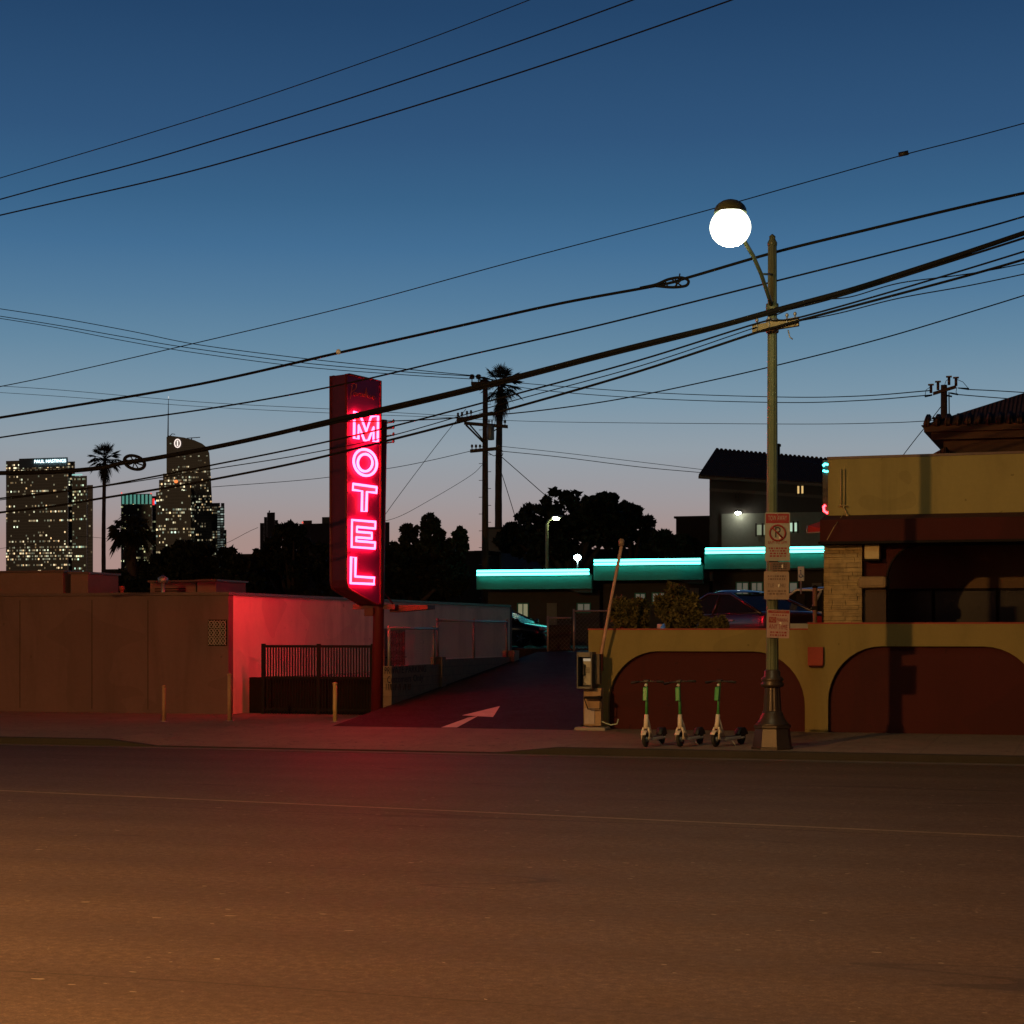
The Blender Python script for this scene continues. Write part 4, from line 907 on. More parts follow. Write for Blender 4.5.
# post, little gate and accessible-parking sign
g_ = (X(815, 41.0), 41.0); mp_ = thing('metal_post', 'thin rusty steel post beside the pier behind the wall', 'post', (*g_, LZ))
MB().tube([(*g_, LZ), (*g_, Z(588, *g_))], .05, 8).build('post_tube', M('rusty_steel', (.18, .10, .06), .7, .4, 9), mp_); MB().lathe([(.06, 0), (.06, .04), (.01, .06)], (*g_, Z(588, *g_)), 10).build('cap', m_dark, mp_)
MB().box((g_[0]-.07, 40.93, Z(610, *g_)), (g_[0]+.07, 41.07, Z(606, *g_))).build('latch', m_dark, mp_)
gx0, gx1 = X(822.5, 40.9), X(827.5, 40.9); ig = thing('iron_gate', 'narrow black iron gate against the stone pier', 'gate', (gx0, 40.9, LZ))
mb = MB(); zg = Z(590, gx0, 40.9)
for k in range(4): xx = gx0+(gx1-gx0)*k/3; mb.box((xx-.015, 40.88, LZ), (xx+.015, 40.91, zg+.05*(k % 2)))
mb.box((gx0, 40.875, zg-.15), (gx1, 40.915, zg-.11)); mb.box((gx0, 40.875, LZ+.2), (gx1, 40.915, LZ+.24)); mb.build('bars', m_dark, ig)
ay = 44.5; ax = X(801, ay); ad = thing('disabled_parking_sign', 'small blue and white accessible parking sign on a thin post between the cars', 'sign', (ax, ay, LZ))
MB().tube([(ax, ay, LZ), (ax, ay, Z(579, ax, ay))], .022, 6).build('post', m_metal, ad)
a, b_ = P(798, 581, ay), P(804.2, 566.5, ay); MB().box((a.x, ay-.02, a.z), (b_.x, ay-.012, b_.z)).build('plate', M('sign_blue_white', (.32, .40, .45), .5, .1), ad)
mb = MB(); c = P(801, 573.5, ay-.03); mb.tube([c+Vector((.045*math.cos(q), 0, -.045+.045*math.sin(q))) for q in [R(150+k*20) for k in range(12)]], .010, 5); mb.tube([c+Vector((-.01, 0, .03)), c+Vector((0, 0, -.03)), c+Vector((.04, 0, -.04)), c+Vector((.055, 0, -.08))], .010, 5); mb.ball(c+Vector((-.012, 0, .065)), .018, .008, .018, 8, 6); mb.build('wheelchair_symbol', M('sign_blue', (.03, .08, .25), .5), ad)
MB().box((ax-.10, ay-.06, Z(611, ax, ay)), (ax+.10, ay+.06, Z(594, ax, ay))).build('meter_box', m_dark, ad)
# ------------------------------------------------------------------ motel row with teal neon fascias
MY = 76.0; LM = 1.58
m_mwall = M('dark_green_grey_wall', (.06, .06, .05), .9, .2, .8, .3); m_fas = M('fascia_paint', (.035, .25, .20), .7, .15, 1.2, .15)
m_teal = EX('teal_neon', (.62, 6.5, 5.5)); m_winlit = EX('warm_window', (.16, .17, .10)); m_windim = EX('dim_window', (.045, .06, .05)); m_door = M('grey_door', (.16, .18, .16), .6)
mo = thing('motel_building', 'long low motel row in stepped sections edged with glowing teal neon tubes', 'building', (-14, MY, LM))
secs = [(476.5, 592, 573.2, 589), (593.5, 703.5, 562.6, 580), (704.5, 832, 551, 568.5)]
for i, (pa, pb2, pt1, pt2) in enumerate(secs):
    x0, x1 = X(pa, MY), X(pb2, MY)
    if i == 2: x1 += 6
    xm = (x0+x1)/2 if i < 2 else X(765, MY)
    zt, zb2 = Z(pt1, xm, MY)-.10, Z(pt2, xm, MY)
    MB().box((x0, MY-.0, zb2), (x1-.02, MY+.25, zt)).build('fascia', m_fas, mo)
    MB().box((x0-.02, MY-.06, zt+.002), (x1-.02, MY+9, zt+.05)).build('roof', m_roof, mo)
    nt_ = MB()
    for dz in (.09, -.05): nt_.tube([(x0+.06, MY-.12, zt+.11+dz), (x1-.1, MY-.12, zt+.11+dz)], .05, 8)
    nt_.build('neon_tube', m_teal, mo)
    br_ = MB(); n = 6
    for k in range(n): xx = x0+.2+(x1-x0-.4)*k/(n-1); br_.box((xx-.02, MY-.10, zt+.052), (xx+.02, MY-.04, zt+.075))
    br_.build('tube_bracket', m_metal, mo)
    MB().box((x0+.05, MY+1.4, LM-.1), (x1-.05, MY+8.9, zb2-.01)).build('wall', m_mwall, mo)
    MB().box((x0, MY+.251, zb2+.02), (x1-.02, MY+1.5, zb2+.06)).build('soffit', m_mwall, mo)
    MB().prism([(x1-.7, MY+.02, zb2-.16), (x1-.02, MY+.02, zb2-.16), (x1-.02, MY+.02, zb2-.004), (x1-1.0, MY+.02, zb2-.004)], (0, .25, 0)).build('bracket', m_mwall, mo)
wy = MY+1.4
def mwin(px0, px1, pt1, pt2, mat, name='window'):
    a, b_ = P(px0, pt2, wy), P(px1, pt1, wy)
    o = MB().box((a.x, wy-.03, a.z), (b_.x, wy-.004, b_.z)).build(name, mat, mo)
    mb = MB(); t_ = .05
    for q in ((a.x-t_, a.x), (b_.x, b_.x+t_), ((a.x+b_.x)/2-.02, (a.x+b_.x)/2+.02)): mb.box((q[0], wy-.06, a.z-t_), (q[1], wy-.031, b_.z+t_))
    mb.box((a.x, wy-.058, b_.z), (b_.x, wy-.031, b_.z+t_)); mb.box((a.x, wy-.058, a.z-t_), (b_.x, wy-.031, a.z)); mb.build('frame', m_fas, o)
mwin(518.5, 528, 604, 617, m_winlit); mwin(578, 590, 604, 612, m_windim); mwin(636, 645, 594, 601, m_windim); mwin(653, 664, 593.5, 603, m_windim); mwin(737, 748, 583, 594, m_windim); mwin(752, 762, 583, 594, m_windim); mwin(782, 797, 583, 592, m_windim)
for px0, px1, pt_ in ((547, 557, 603), (615, 624, 596), (690, 699, 588), (812, 822, 583)):
    a, b_ = P(px0, 634, wy), P(px1, pt_, wy); o = MB().box((a.x, wy-.04, LM), (b_.x, wy-.004, b_.z)).build('door', m_door, mo); MB().ball((b_.x-.08, wy-.06, LM+1), .035, .035, .035, 8, 6).build('handle', m_metal, o)
# bright floodlight on the motel roof
fl = thing('floodlight', 'dazzling blue white floodlight on a short mast above the motel roof', 'lamp', tuple(P(577.5, 568, MY+2)))
p = P(577.5, 557.5, MY+2); MB().tube([P(577.5, 574, MY+2), P(577.5, 560.5, MY+2)], .04, 8).build('mast', m_metal, fl)
hd = MB(); hd.box((p.x-.16, p.y, p.z-.12), (p.x+.16, p.y+.16, p.z+.12)); hd = hd.build('head', m_dark, fl); MB().ball((p.x, p.y-.02, p.z), .15, .06, .12, 14, 8).build('lens', EX('flood_glow', (55, 90, 95)), hd)
# ------------------------------------------------------------------ big dark house behind
hx = Vector((1, 0, 0)); hn = Vector((0, -1, 0)); HY_ = 92.0; H0 = Vector((X(709.5, HY_), HY_, 0))
def HP(u, v, z): return Vector((H0.x+u, H0.y+v, z))
HL, HW = 15.0, 7.4; o1 = .45
zL, zR = Z(474.5, X(702, HY_-o1), HY_-o1), Z(482.5, X(828, HY_-o1), HY_-o1)       # eave, falling gently to the right
uL, uR = -o1, X(828, HY_)-H0.x
rL, rR = Z(449, X(718, HY_+HW/2), HY_+HW/2), Z(460, X(830, HY_+HW/2), HY_+HW/2)
def ez(u): return zL+(zR-zL)*(u-uL)/(uR-uL)
def rz_(u): return rL+(rR-rL)*(u-uL)/(uR-uL)
ho = thing('gabled_house', 'big dark two storey house with tiled gable roof behind the motel', 'house', (H0.x, H0.y, 1.58))
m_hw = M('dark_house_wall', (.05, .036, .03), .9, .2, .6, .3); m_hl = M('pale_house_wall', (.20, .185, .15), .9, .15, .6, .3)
MB().add([HP(0, 0, 1.5), HP(HL, 0, 1.5), HP(HL, HW, 1.5), HP(0, HW, 1.5), HP(0, 0, ez(0)), HP(HL, 0, ez(HL)), HP(HL, HW, ez(HL)), HP(0, HW, ez(0)), HP(0, HW/2, rz_(0)-.2), HP(HL, HW/2, rz_(HL)-.2)],
         [(0, 1, 5, 4), (1, 2, 6, 9, 5), (2, 3, 7, 6), (3, 0, 4, 8, 7)]).build('wall', m_hw, ho)
mb = MB(); th_ = .15; ue = HL+o1
for v0 in (-o1, HW+o1):
    pl = [HP(uL, v0, ez(uL)), HP(ue, v0, ez(ue)), HP(ue, HW/2, rz_(ue)), HP(uL, HW/2, rz_(uL))]
    mb.prism(pl, (0, 0, -th_))
for k in range(70): u = uL+.1+k*.22; mb.tube([HP(u, HW/2-.12, rz_(u)), HP(u, HW/2+.12, rz_(u))], .07, 6) if u < ue else None
mb.build('roof', m_tile, ho)
MB().prism([HP(uL, -o1-.06, ez(uL)-.2), HP(uL, -o1-.06, ez(uL)-.07), HP(ue, -o1-.06, ez(ue)-.07), HP(ue, -o1-.06, ez(ue)-.2)], (0, .055, 0)).build('gutter', M('brown_gutter', (.09, .06, .05), .6), ho)
MB().prism([HP(0, -.02, ez(0)-.75), HP(0, -.02, ez(0)-.6), HP(HL, -.02, ez(HL)-.6), HP(HL, -.02, ez(HL)-.75)], (0, .018, 0)).build('trim_band', M('brown_trim_band', (.10, .07, .055), .8), ho)
p = HP(X(766, HY_)-H0.x, HW/2, 0); p.z = rz_(p.x-H0.x)-.1; MB().tube([p, p+Vector((0, 0, .5))], .07, 8).lathe([(.12, 0), (.12, .12), (.03, .16)], tuple(p+Vector((0, 0, .5))), 10).build('roof_vent', m_dark, ho)
def HU(px):                                   # distance along the front face for a picture column
    return X(px, H0.y)-H0.x
def hwin(px0, px1, pt1, pt2, mat, off=.03):
    u0, u1 = HU(px0), HU(px1); q = HP((u0+u1)/2, 0, 0); z0, z1 = Z(pt2, q.x, q.y), Z(pt1, q.x, q.y)
    o = MB().prism([HP(u0, -off, z0), HP(u1, -off, z0), HP(u1, -off, z1), HP(u0, -off, z1)], hn*-.02).build('window', mat, ho)
    mb = MB(); um = (u0+u1)/2
    for ua, ub in ((u0-.08, u0), (um-.05, um+.05), (u1, u1+.08)): mb.prism([HP(ua, -off-.03, z0-.08), HP(ub, -off-.03, z0-.08), HP(ub, -off-.03, z1+.08), HP(ua, -off-.03, z1+.08)], hn*-.029)
    mb.build('frame', m_hw, o)
hwin(797.5, 803.5, 486, 493.5, EX('yellow_window', (.75, .48, .17)))
hwin(790.5, 797.5, 523, 531.5, EX('green_white_window', (.42, .62, .45)), .16); hwin(757.5, 769, 525, 535, EX('pale_window', (.17, .2, .12)), .16)
hwin(735, 739, 494, 498, glass('dark_pane'), .03)
u0, u1 = HU(722), HL; q = HP(u0, 0, 0)
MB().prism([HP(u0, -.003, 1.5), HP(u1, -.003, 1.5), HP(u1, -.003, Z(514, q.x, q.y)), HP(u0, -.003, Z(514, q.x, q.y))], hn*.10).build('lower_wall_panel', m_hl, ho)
u = HU(740); q = HP(u, -.5, 0); fl2 = thing('wall_floodlight', 'small white floodlight shining down the pale lower wall of the dark house', 'lamp', (q.x, q.y, Z(513, q.x, q.y)))
zf = Z(513, q.x, q.y); MB().box((q.x-.14, q.y-.1, zf+.06), (q.x+.14, q.y+.14, zf+.16)).build('hood', m_dark, fl2); MB().ball((q.x, q.y, zf), .14, .1, .08, 12, 8).build('lens', EX('wall_flood_glow', (60, 66, 56)), fl2)
MB().tube([(q.x, q.y, zf+.12), tuple(HP(u, 0, zf+.1))], .03, 6).build('bracket', m_dark, fl2)
# far street lamp on a slender pole
fy_ = 86; q = P(547, 580, fy_); fs_ = thing('far_street_lamp', 'slender pale street lamp in front of the big dark tree', 'street lamp', (q.x, fy_, 1.45))
pts = [Vector((q.x, fy_, 1.45)), P(547, 524, fy_), P(549, 520.5, fy_), P(553, 518.5, fy_), P(556, 518, fy_)]
MB().tube(pts, [.11, .08, .06, .05, .05], 8).build('pole', M('pale_lamp_pole', (.3, .32, .2), .6), fs_); p = P(557.5, 518.3, fy_)
hd = MB().ball((p.x, p.y, p.z+.08), .3, .2, .08, 12, 8).build('lamp_head', m_metal, fs_); MB().ball((p.x-.05, p.y-.05, p.z), .17, .15, .09, 12, 8).build('lens', EX('far_lamp_glow', (40, 44, 26)), hd)
# ------------------------------------------------------------------ cars
def paint(name, c, metal=.3): 
    m = M(name, c, .3, .06, 2, 0, metal=metal); b = m.node_tree.nodes['Principled BSDF']; b.inputs['Coat Weight'].default_value = .8; b.inputs['Coat Roughness'].default_value = .05; return m
m_glass = glass('car_glass', (.010, .011, .011), .12); m_glass.node_tree.nodes['Principled BSDF'].inputs['Specular IOR Level'].default_value = .06
m_tail = M('tail_lamp_red', (.45, .015, .01), .15, .1, 10, 0); m_hlens = M('headlamp_clear', (.55, .56, .55), .12, .1, 10, 0)
def make_car(label, mat, prof, cat='car', L=4.6, W=1.8):
    """local +x forward. prof: dict of side profile points"""
    t = thing('parked_car', label, cat, (0, 0, 0), 'cars parked in the motel lot')
    h = W/2
    def ringx(x, zb, zs, zt, hw, ht):           # half section bottom->top at station x
        return [(x, hw*.86, zb), (x, hw*.97, zb+.12), (x, hw, (zb+zs)/2+.05), (x, hw*.985, zs), (x, hw*.94, zt-.03), (x, ht, zt), (x, 0, zt+.025)]
    sts = prof['body']; vs = []; fs = []
    secs = []
    for x, zb, zt, k in sts:
        half = ringx(x, zb, zt-.14, zt, h*k, h*k*.82); secs.append(half+[(p[0], -p[1], p[2]) for p in half[-2::-1]])
    n = len(secs[0])
    for s_ in secs: vs += s_
    for i in range(len(secs)-1):
        for k in range(n-1): fs.append((i*n+k, (i+1)*n+k, (i+1)*n+k+1, i*n+k+1))
        fs.append((i*n+n-1, (i+1)*n+n-1, (i+1)*n, i*n))
    fs += [tuple(range(n)), tuple((len(secs)-1)*n+k for k in range(n))[::-1]]
    bd = MB().add(vs, fs, True).build('body', mat, t, True); md = bd.modifiers.new('smooth', 'SUBSURF'); md.levels = 1; md.render_levels = 1
    # greenhouse: glass core and painted roof and pillars
    xa, xb, xc, xd_ = prof['cab']; zb, zr = prof['belt'], prof['roof']
    hb, hr = h*.93, h*.70
    P0 = {'f': (xa, zb), 'rf': (xb, zr), 'rr': (xc, zr-.02), 'r': (xd_, zb+prof.get('rk', 0))}
    g = [(P0['f'][0], hb, P0['f'][1]-.05), (P0['rf'][0], hr, zr-.035), (P0['rr'][0], hr, zr-.055), (P0['r'][0], hb*.95, P0['r'][1]-.05)]
    gg = g+[(x, -y, z) for x, y, z in g]
    MB().add(gg, [(0, 1, 2, 3), (7, 6, 5, 4), (0, 4, 5, 1), (3, 2, 6, 7), (1, 5, 6, 2)]).build('glasshouse', m_glass, t, True)
    xm = (xb+xc)/2
    rv = []; nx = 6
    for i in range(nx+1):
        x = xb+(xc-xb)*i/nx; zc = zr-.02*(i/nx)+.05*math.sin(math.pi*i/nx)
        for s in (-1.04, -.8, 0, .8, 1.04): rv.append((x, s*hr, zc-(.035 if abs(s) > 1 else 0)+(.02 if s == 0 else 0)))
    MB().add(rv, [(i*5+k, i*5+k+1, (i+1)*5+k+1, (i+1)*5+k) for i in range(nx) for k in range(4)]+[], True).build('roof', mat, t, True)
    mb = MB()
    for s in (1, -1):
        a, b, c, d = [(x, s*y*1.012, z) for x, y, z in g]
        mb.tube([a, b, c, d], .035, 6)
        for q in prof['pillars']:
            xt = xb+(xc-xb)*q[0]; xbm = q[1]; mb.tube([(xt, s*hr*1.01, zr-.05), (xbm, s*hb*1.005, zb-.03)], .035, 6)
        mb.tube([(xa, s*hb*1.01, zb-.03), (xd_, s*hb*.96, P0['r'][1]-.03)], .02, 6)
    mb.build('pillars', mat, t, True)
    for x in prof['wheels']:
        for s in (1, -1):
            Mx = Matrix.Translation((x, s*(h-.10), .32)) @ Matrix.Rotation(R(90), 4, 'X')
            w_ = MB().lathe([(.2, -.1), (.3, -.1), (.32, -.07), (.32, .07), (.3, .1), (.2, .1)], n=24, M_=Mx).build('wheel', m_rubber, t, True)
            mb = MB(); mb.lathe([(.2, -.085), (.19, -.06), (.19, .06), (.2, .085)], n=20, M_=Mx)
            for k in range(5): mb.tube([Mx @ Vector((0, 0, -s*.105)), Mx @ Vector((.19*math.cos(k*1.2566), .19*math.sin(k*1.2566), -s*.1))], .028, 6)
            mb.build('rim', m_metal, w_, True)
    x0, x1 = sts[0][0], sts[-1][0]                  # x0 rear, x1 front
    for s in (1, -1):
        MB().prism([(x0-.01, s*h*.50, .74), (x0-.01, s*h*.88, .76), (x0-.01, s*h*.88, .90), (x0-.01, s*h*.52, .90)], (.16, 0, 0)).build('tail_light', m_tail, t, True, .02)
        MB().prism([(x1+.0, s*h*.52, .60), (x1-.02, s*h*.84, .62), (x1-.04, s*h*.84, .74), (x1-.02, s*h*.52, .71)], (-.18, 0, 0)).build('headlight', m_hlens, t, True, .02)
        mb = MB(); mb.ball((xa-.12, s*(hb+.12), zb+.04), .07, .10, .07, 10, 8); mb.build('wing_mirror', mat, t, True)
    MB().box((x0-.03, -h*.85, .36), (x0+.06, h*.85, .52)).build('rear_bumper', mat, t, True, .03); MB().box((x1-.06, -h*.82, .28), (x1+.03, h*.82, .46)).build('front_bumper', mat, t, True, .03)
    MB().box((x0-.02, -.26, .60), (x0-.012, .26, .73)).build('number_plate', m_white, t, True)
    mb = MB()
    for s in (1, -1):
        for x in prof['handles']: mb.box((x-.09, s*(h*.985), zb-.16), (x+.09, s*(h*1.0+.01), zb-.13))
    mb.build('door_handles', m_metal, t, True)
    return t
sedan = {'body': [(-2.28, .42, .86, .80), (-2.22, .32, .98, .92), (-1.9, .25, 1.02, .98), (-1.0, .22, .98, 1.0), (0, .2, .95, 1.0), (.9, .22, .93, 1.0), (1.5, .25, .88, .98), (2.1, .28, .76, .92), (2.28, .36, .62, .80)],
         'cab': (1.4, .25, -.62, -1.95), 'belt': .95, 'roof': 1.46, 'rk': .05, 'pillars': [(.5, -.18)], 'wheels': (1.4, -1.35), 'handles': (.0, -.95)}
suv = {'body': [(-2.2, .45, .95, .86), (-2.15, .34, 1.06, .95), (-1.7, .28, 1.08, 1.0), (-.8, .26, 1.05, 1.0), (.2, .26, 1.03, 1.0), (1.0, .28, 1.02, 1.0), (1.6, .3, .98, .98), (2.05, .32, .86, .93), (2.2, .4, .7, .82)],
       'cab': (1.15, .35, -1.45, -2.02), 'belt': 1.05, 'roof': 1.62, 'rk': .02, 'pillars': [(.35, -.05), (.75, -1.05)], 'wheels': (1.35, -1.3), 'handles': (.1, -.8)}
cA = make_car('dark red sedan parked beside the shrubs above the arched wall, seen from behind', paint('dark_red_car_paint', (.030, .011, .010)), sedan)
cA.location = (X(738, 43.6), 43.6, LZ); cA.rotation_euler.z = R(137)
cB = make_car('pale grey hatchback parked between the sedan and the stone pier', paint('pale_car_paint', (.42, .44, .42), .1), suv, W=1.85)
cB.location = (X(818, 47.5), 47.5, LZ); cB.rotation_euler.z = R(172)
cC = make_car('dark car with its bonnet showing beyond the gate at the top of the driveway', paint('dark_car_paint', (.02, .022, .022)), sedan)
cC.location = (X(552, 68)-2.2, 68, 1.58); cC.rotation_euler.z = R(-6)
# ------------------------------------------------------------------ vegetation
def leaves_mesh(name, mat, clumps, n_per, size, seed, parent=None, flat=.0, elong=1.6):
    rng = np.random.default_rng(seed); C = []
    for (cx, cy, cz, r, rz_) in clumps:
        d = rng.normal(size=(n_per, 3)); d /= np.linalg.norm(d, axis=1)[:, None]
        rad = r*np.cbrt(rng.uniform(.05, 1.15, n_per))[:, None]
        C.append(np.array([cx, cy, cz])+d*rad*np.array([1, 1, rz_/r]))
    C = np.concatenate(C); n = len(C)
    u = rng.normal(size=(n, 3)); u /= np.linalg.norm(u, axis=1)[:, None]; v = rng.normal(size=(n, 3)); v -= u*(u*v).sum(1)[:, None]; v /= np.linalg.norm(v, axis=1)[:, None]
    s = size*rng.uniform(.6, 1.3, n)[:, None]; u = u*s*elong*.5; v = v*s*.5
    V = np.stack([C-u, C+v*.9-u*.1, C+u, C-v*.9-u*.1], 1).reshape(-1, 3)
    off = np.array(wloc(parent)) if parent is not None else np.zeros(3); V = V-off
    me = bpy.data.meshes.new(name); me.vertices.add(len(V)); me.vertices.foreach_set('co', V.astype(np.float32).ravel())
    me.loops.add(n*4); me.loops.foreach_set('vertex_index', np.arange(n*4, dtype=np.int32)); me.polygons.add(n)
    me.polygons.foreach_set('loop_start', np.arange(0, n*4, 4, dtype=np.int32)); me.polygons.foreach_set('loop_total', np.full(n, 4, dtype=np.int32))
    me.update(); me.materials.append(mat); o = bpy.data.objects.new(name, me); COL.objects.link(o)
    if parent is not None: o.parent = parent
    return o
m_leafd = leaf_mat('dark_evergreen_leaves', (.020, .026, .014)); m_leafm = leaf_mat('mid_green_leaves', (.035, .042, .018)); m_leafs = leaf_mat('shrub_leaves', (.10, .085, .03), .55)
m_bark = M('bark', (.06, .045, .035), .95, .4, 3, .6, 15, stretch=(4, 4, .8))
def tree(label, base_px, y, zg, blobs, size, n_per, seed, mat, tr=.3, name='broadleaf_tree', cat='tree', group=None, sub=10, subr=.38):
    """blobs: (px, py, r_px, depth offset); crown = clumps scattered over each blob's shell"""
    bxp = X(base_px, y); t = thing(name, label, cat, (bxp, y, zg), group)
    rng = random.Random(seed); cl = []; cents = []
    for px, py, rp, dy in blobs:
        c = P(px, py, y+dy); r = rp*D(c.x, c.y)/F; cents.append((c, r)); cl.append((c.x, c.y, c.z, r*.55, r*.55))
        for k in range(sub):
            d = Vector((rng.gauss(0, 1), rng.gauss(0, 1), rng.gauss(0, 1))).normalized(); rr = r*rng.uniform(.72, 1.0)
            q = c+d*rr*.9; sr = r*subr*rng.uniform(.6, 1.2); cl.append((q.x, q.y, q.z, sr, sr*.85))
    leaves_mesh('crown', mat, cl, n_per, size, seed, t)
    mb = MB(); zc = sum(c.z for c, r in cents)/len(cents); top = Vector((bxp, y, zg+(min(c.z-r for c, r in cents)-zg)*.8 if min(c.z-r for c, r in cents) > zg+1 else zg+1.0))
    mb.tube([(bxp, y, zg-.1), (bxp+.05, y, zg+.3), tuple(top)], [tr*1.4, tr, tr*.8], 10)
    for c, r in cents: mid = top.lerp(c, .5)+Vector((0, 0, -.1*r)); mb.tube([top, mid, c], [tr*.55, tr*.35, tr*.12], 6)
    mb.build('trunk', m_bark, t); return t
BG = 'trees beyond the low building'
tree('broad round topped dark tree rising behind the motel neon', 572, 96, 1.45, [(535, 525, 24, 0), (560, 512, 25, 1), (590, 517, 24, 0), (515, 540, 18, 1), (575, 536, 30, 2), (610, 530, 20, 1), (548, 546, 24, 0), (600, 506, 14, 0)], .24, 60, 11, m_leafd, .45, sub=34, subr=.24)
tree('smaller rounded dark tree right of the broad tree behind the motel', 632, 99, 1.45, [(628, 518, 17, 0), (641, 528, 14, 0), (620, 534, 18, 1), (612, 505, 11, 1), (645, 545, 14, 1)], .22, 55, 12, m_leafd, .3, sub=30, subr=.24)
tree('dark wide rounded tree in front of the downtown towers', 190, 75, 1.45, [(190, 562, 25, 0), (165, 572, 24, 1), (215, 566, 24, 1), (238, 574, 20, 0), (142, 582, 20, 0), (195, 585, 28, 1), (245, 588, 20, 1), (160, 590, 22, 0)], .22, 80, 13, m_leafd, .4, sub=32, subr=.24)
tree('loose leafed tree left of the motel sign with sky showing through', 292, 82, 1.45, [(284, 536, 13, 0), (294, 531, 11, 0), (275, 552, 15, 0), (300, 546, 16, 1), (262, 562, 14, 0), (288, 566, 20, 0), (318, 560, 22, 1), (310, 582, 24, 0), (270, 584, 20, 1)], .19, 40, 14, m_leafd, .25, group=BG, sub=26, subr=.26)
tree('tall three topped tree with sparse leaves right of the motel sign', 432, 84, 1.45, [(430, 524, 10, 0), (433, 536, 12, 0), (409, 533, 10, 1), (409, 546, 12, 0), (459, 537, 9, 0), (457, 548, 12, 1), (430, 550, 14, 0), (444, 553, 12, 1), (396, 552, 10, 1), (420, 563, 14, 1), (450, 566, 14, 0)], .18, 36, 15, m_leafm, .22, group=BG, sub=24, subr=.26)
tree('dense dark tree filling the gap behind the sign pole', 400, 80, 1.45, [(395, 572, 20, 0), (420, 578, 20, 1), (450, 575, 20, 0), (372, 575, 22, 1), (345, 572, 22, 0), (440, 590, 18, 1), (380, 592, 20, 0)], .32, 300, 16, m_leafd, .3, group=BG, sub=10)
tree('low dark tree beside the short palm at the downtown end', 112, 72, 1.45, [(112, 588, 13, 0), (126, 584, 14, 1), (140, 590, 14, 0), (103, 596, 9, 0)], .28, 260, 17, m_leafd, .2, group=BG, sub=9)
tree('low dark bushy tree right of the gap before the gabled house', 668, 93, 1.45, [(664, 540, 10, 0), (678, 545, 12, 0), (655, 551, 12, 1), (690, 552, 12, 1)], .3, 240, 18, m_leafd, .2, sub=9)
def shrub(label, px, y, blobs, seed, size=.09, n_per=130):
    c0 = P(px, 628, y); t = thing('shrub', label, 'shrub', (c0.x, y, LZ), 'shrubs along the top of the arched wall')
    rng = random.Random(seed); cl = []
    for a_, b_, rp in blobs:
        c = P(a_, b_, y); r = rp*D(c.x, c.y)/F; cl.append((c.x, c.y, c.z, r*.7, r*.7))
        for k in range(14):
            d = Vector((rng.gauss(0, 1), rng.gauss(0, .8), rng.gauss(.25, 1))).normalized(); q = c+d*r*rng.uniform(.7, 1.15); sr = r*rng.uniform(.2, .42); cl.append((q.x, q.y, q.z, sr, sr*1.2))
    leaves_mesh('foliage', m_leafs, cl, n_per, size, seed, t, elong=2.4)
    mb = MB()
    for k in range(9):
        a_, b_, rp = blobs[k % len(blobs)]; c = P(a_+rng.uniform(-.6, .6)*rp, b_-rng.uniform(0, .7)*rp, y); mb.tube([(c0.x+rng.uniform(-.15, .15), y, LZ), (c.x*.5+c0.x*.5, y, LZ+.4), tuple(c)], [.02, .015, .005], 5)
    mb.build('stem', m_bark, t)
shrub('smaller olive shrub on the arched wall beside the leaning pole', 632, 37.2, [(622, 613, 9), (637, 609, 9), (629, 620, 11), (642, 620, 6)], 21)
shrub('bigger olive shrub on the arched wall beside the dark red sedan', 677, 37.3, [(673, 601, 12), (687, 606, 11), (667, 613, 9), (680, 618, 14), (691, 619, 8)], 22)
shrub('low sprig of red brown leaves between the shrub and the sedan', 712, 37.1, [(706, 624, 6), (720, 624, 6)], 23, .06, 60)
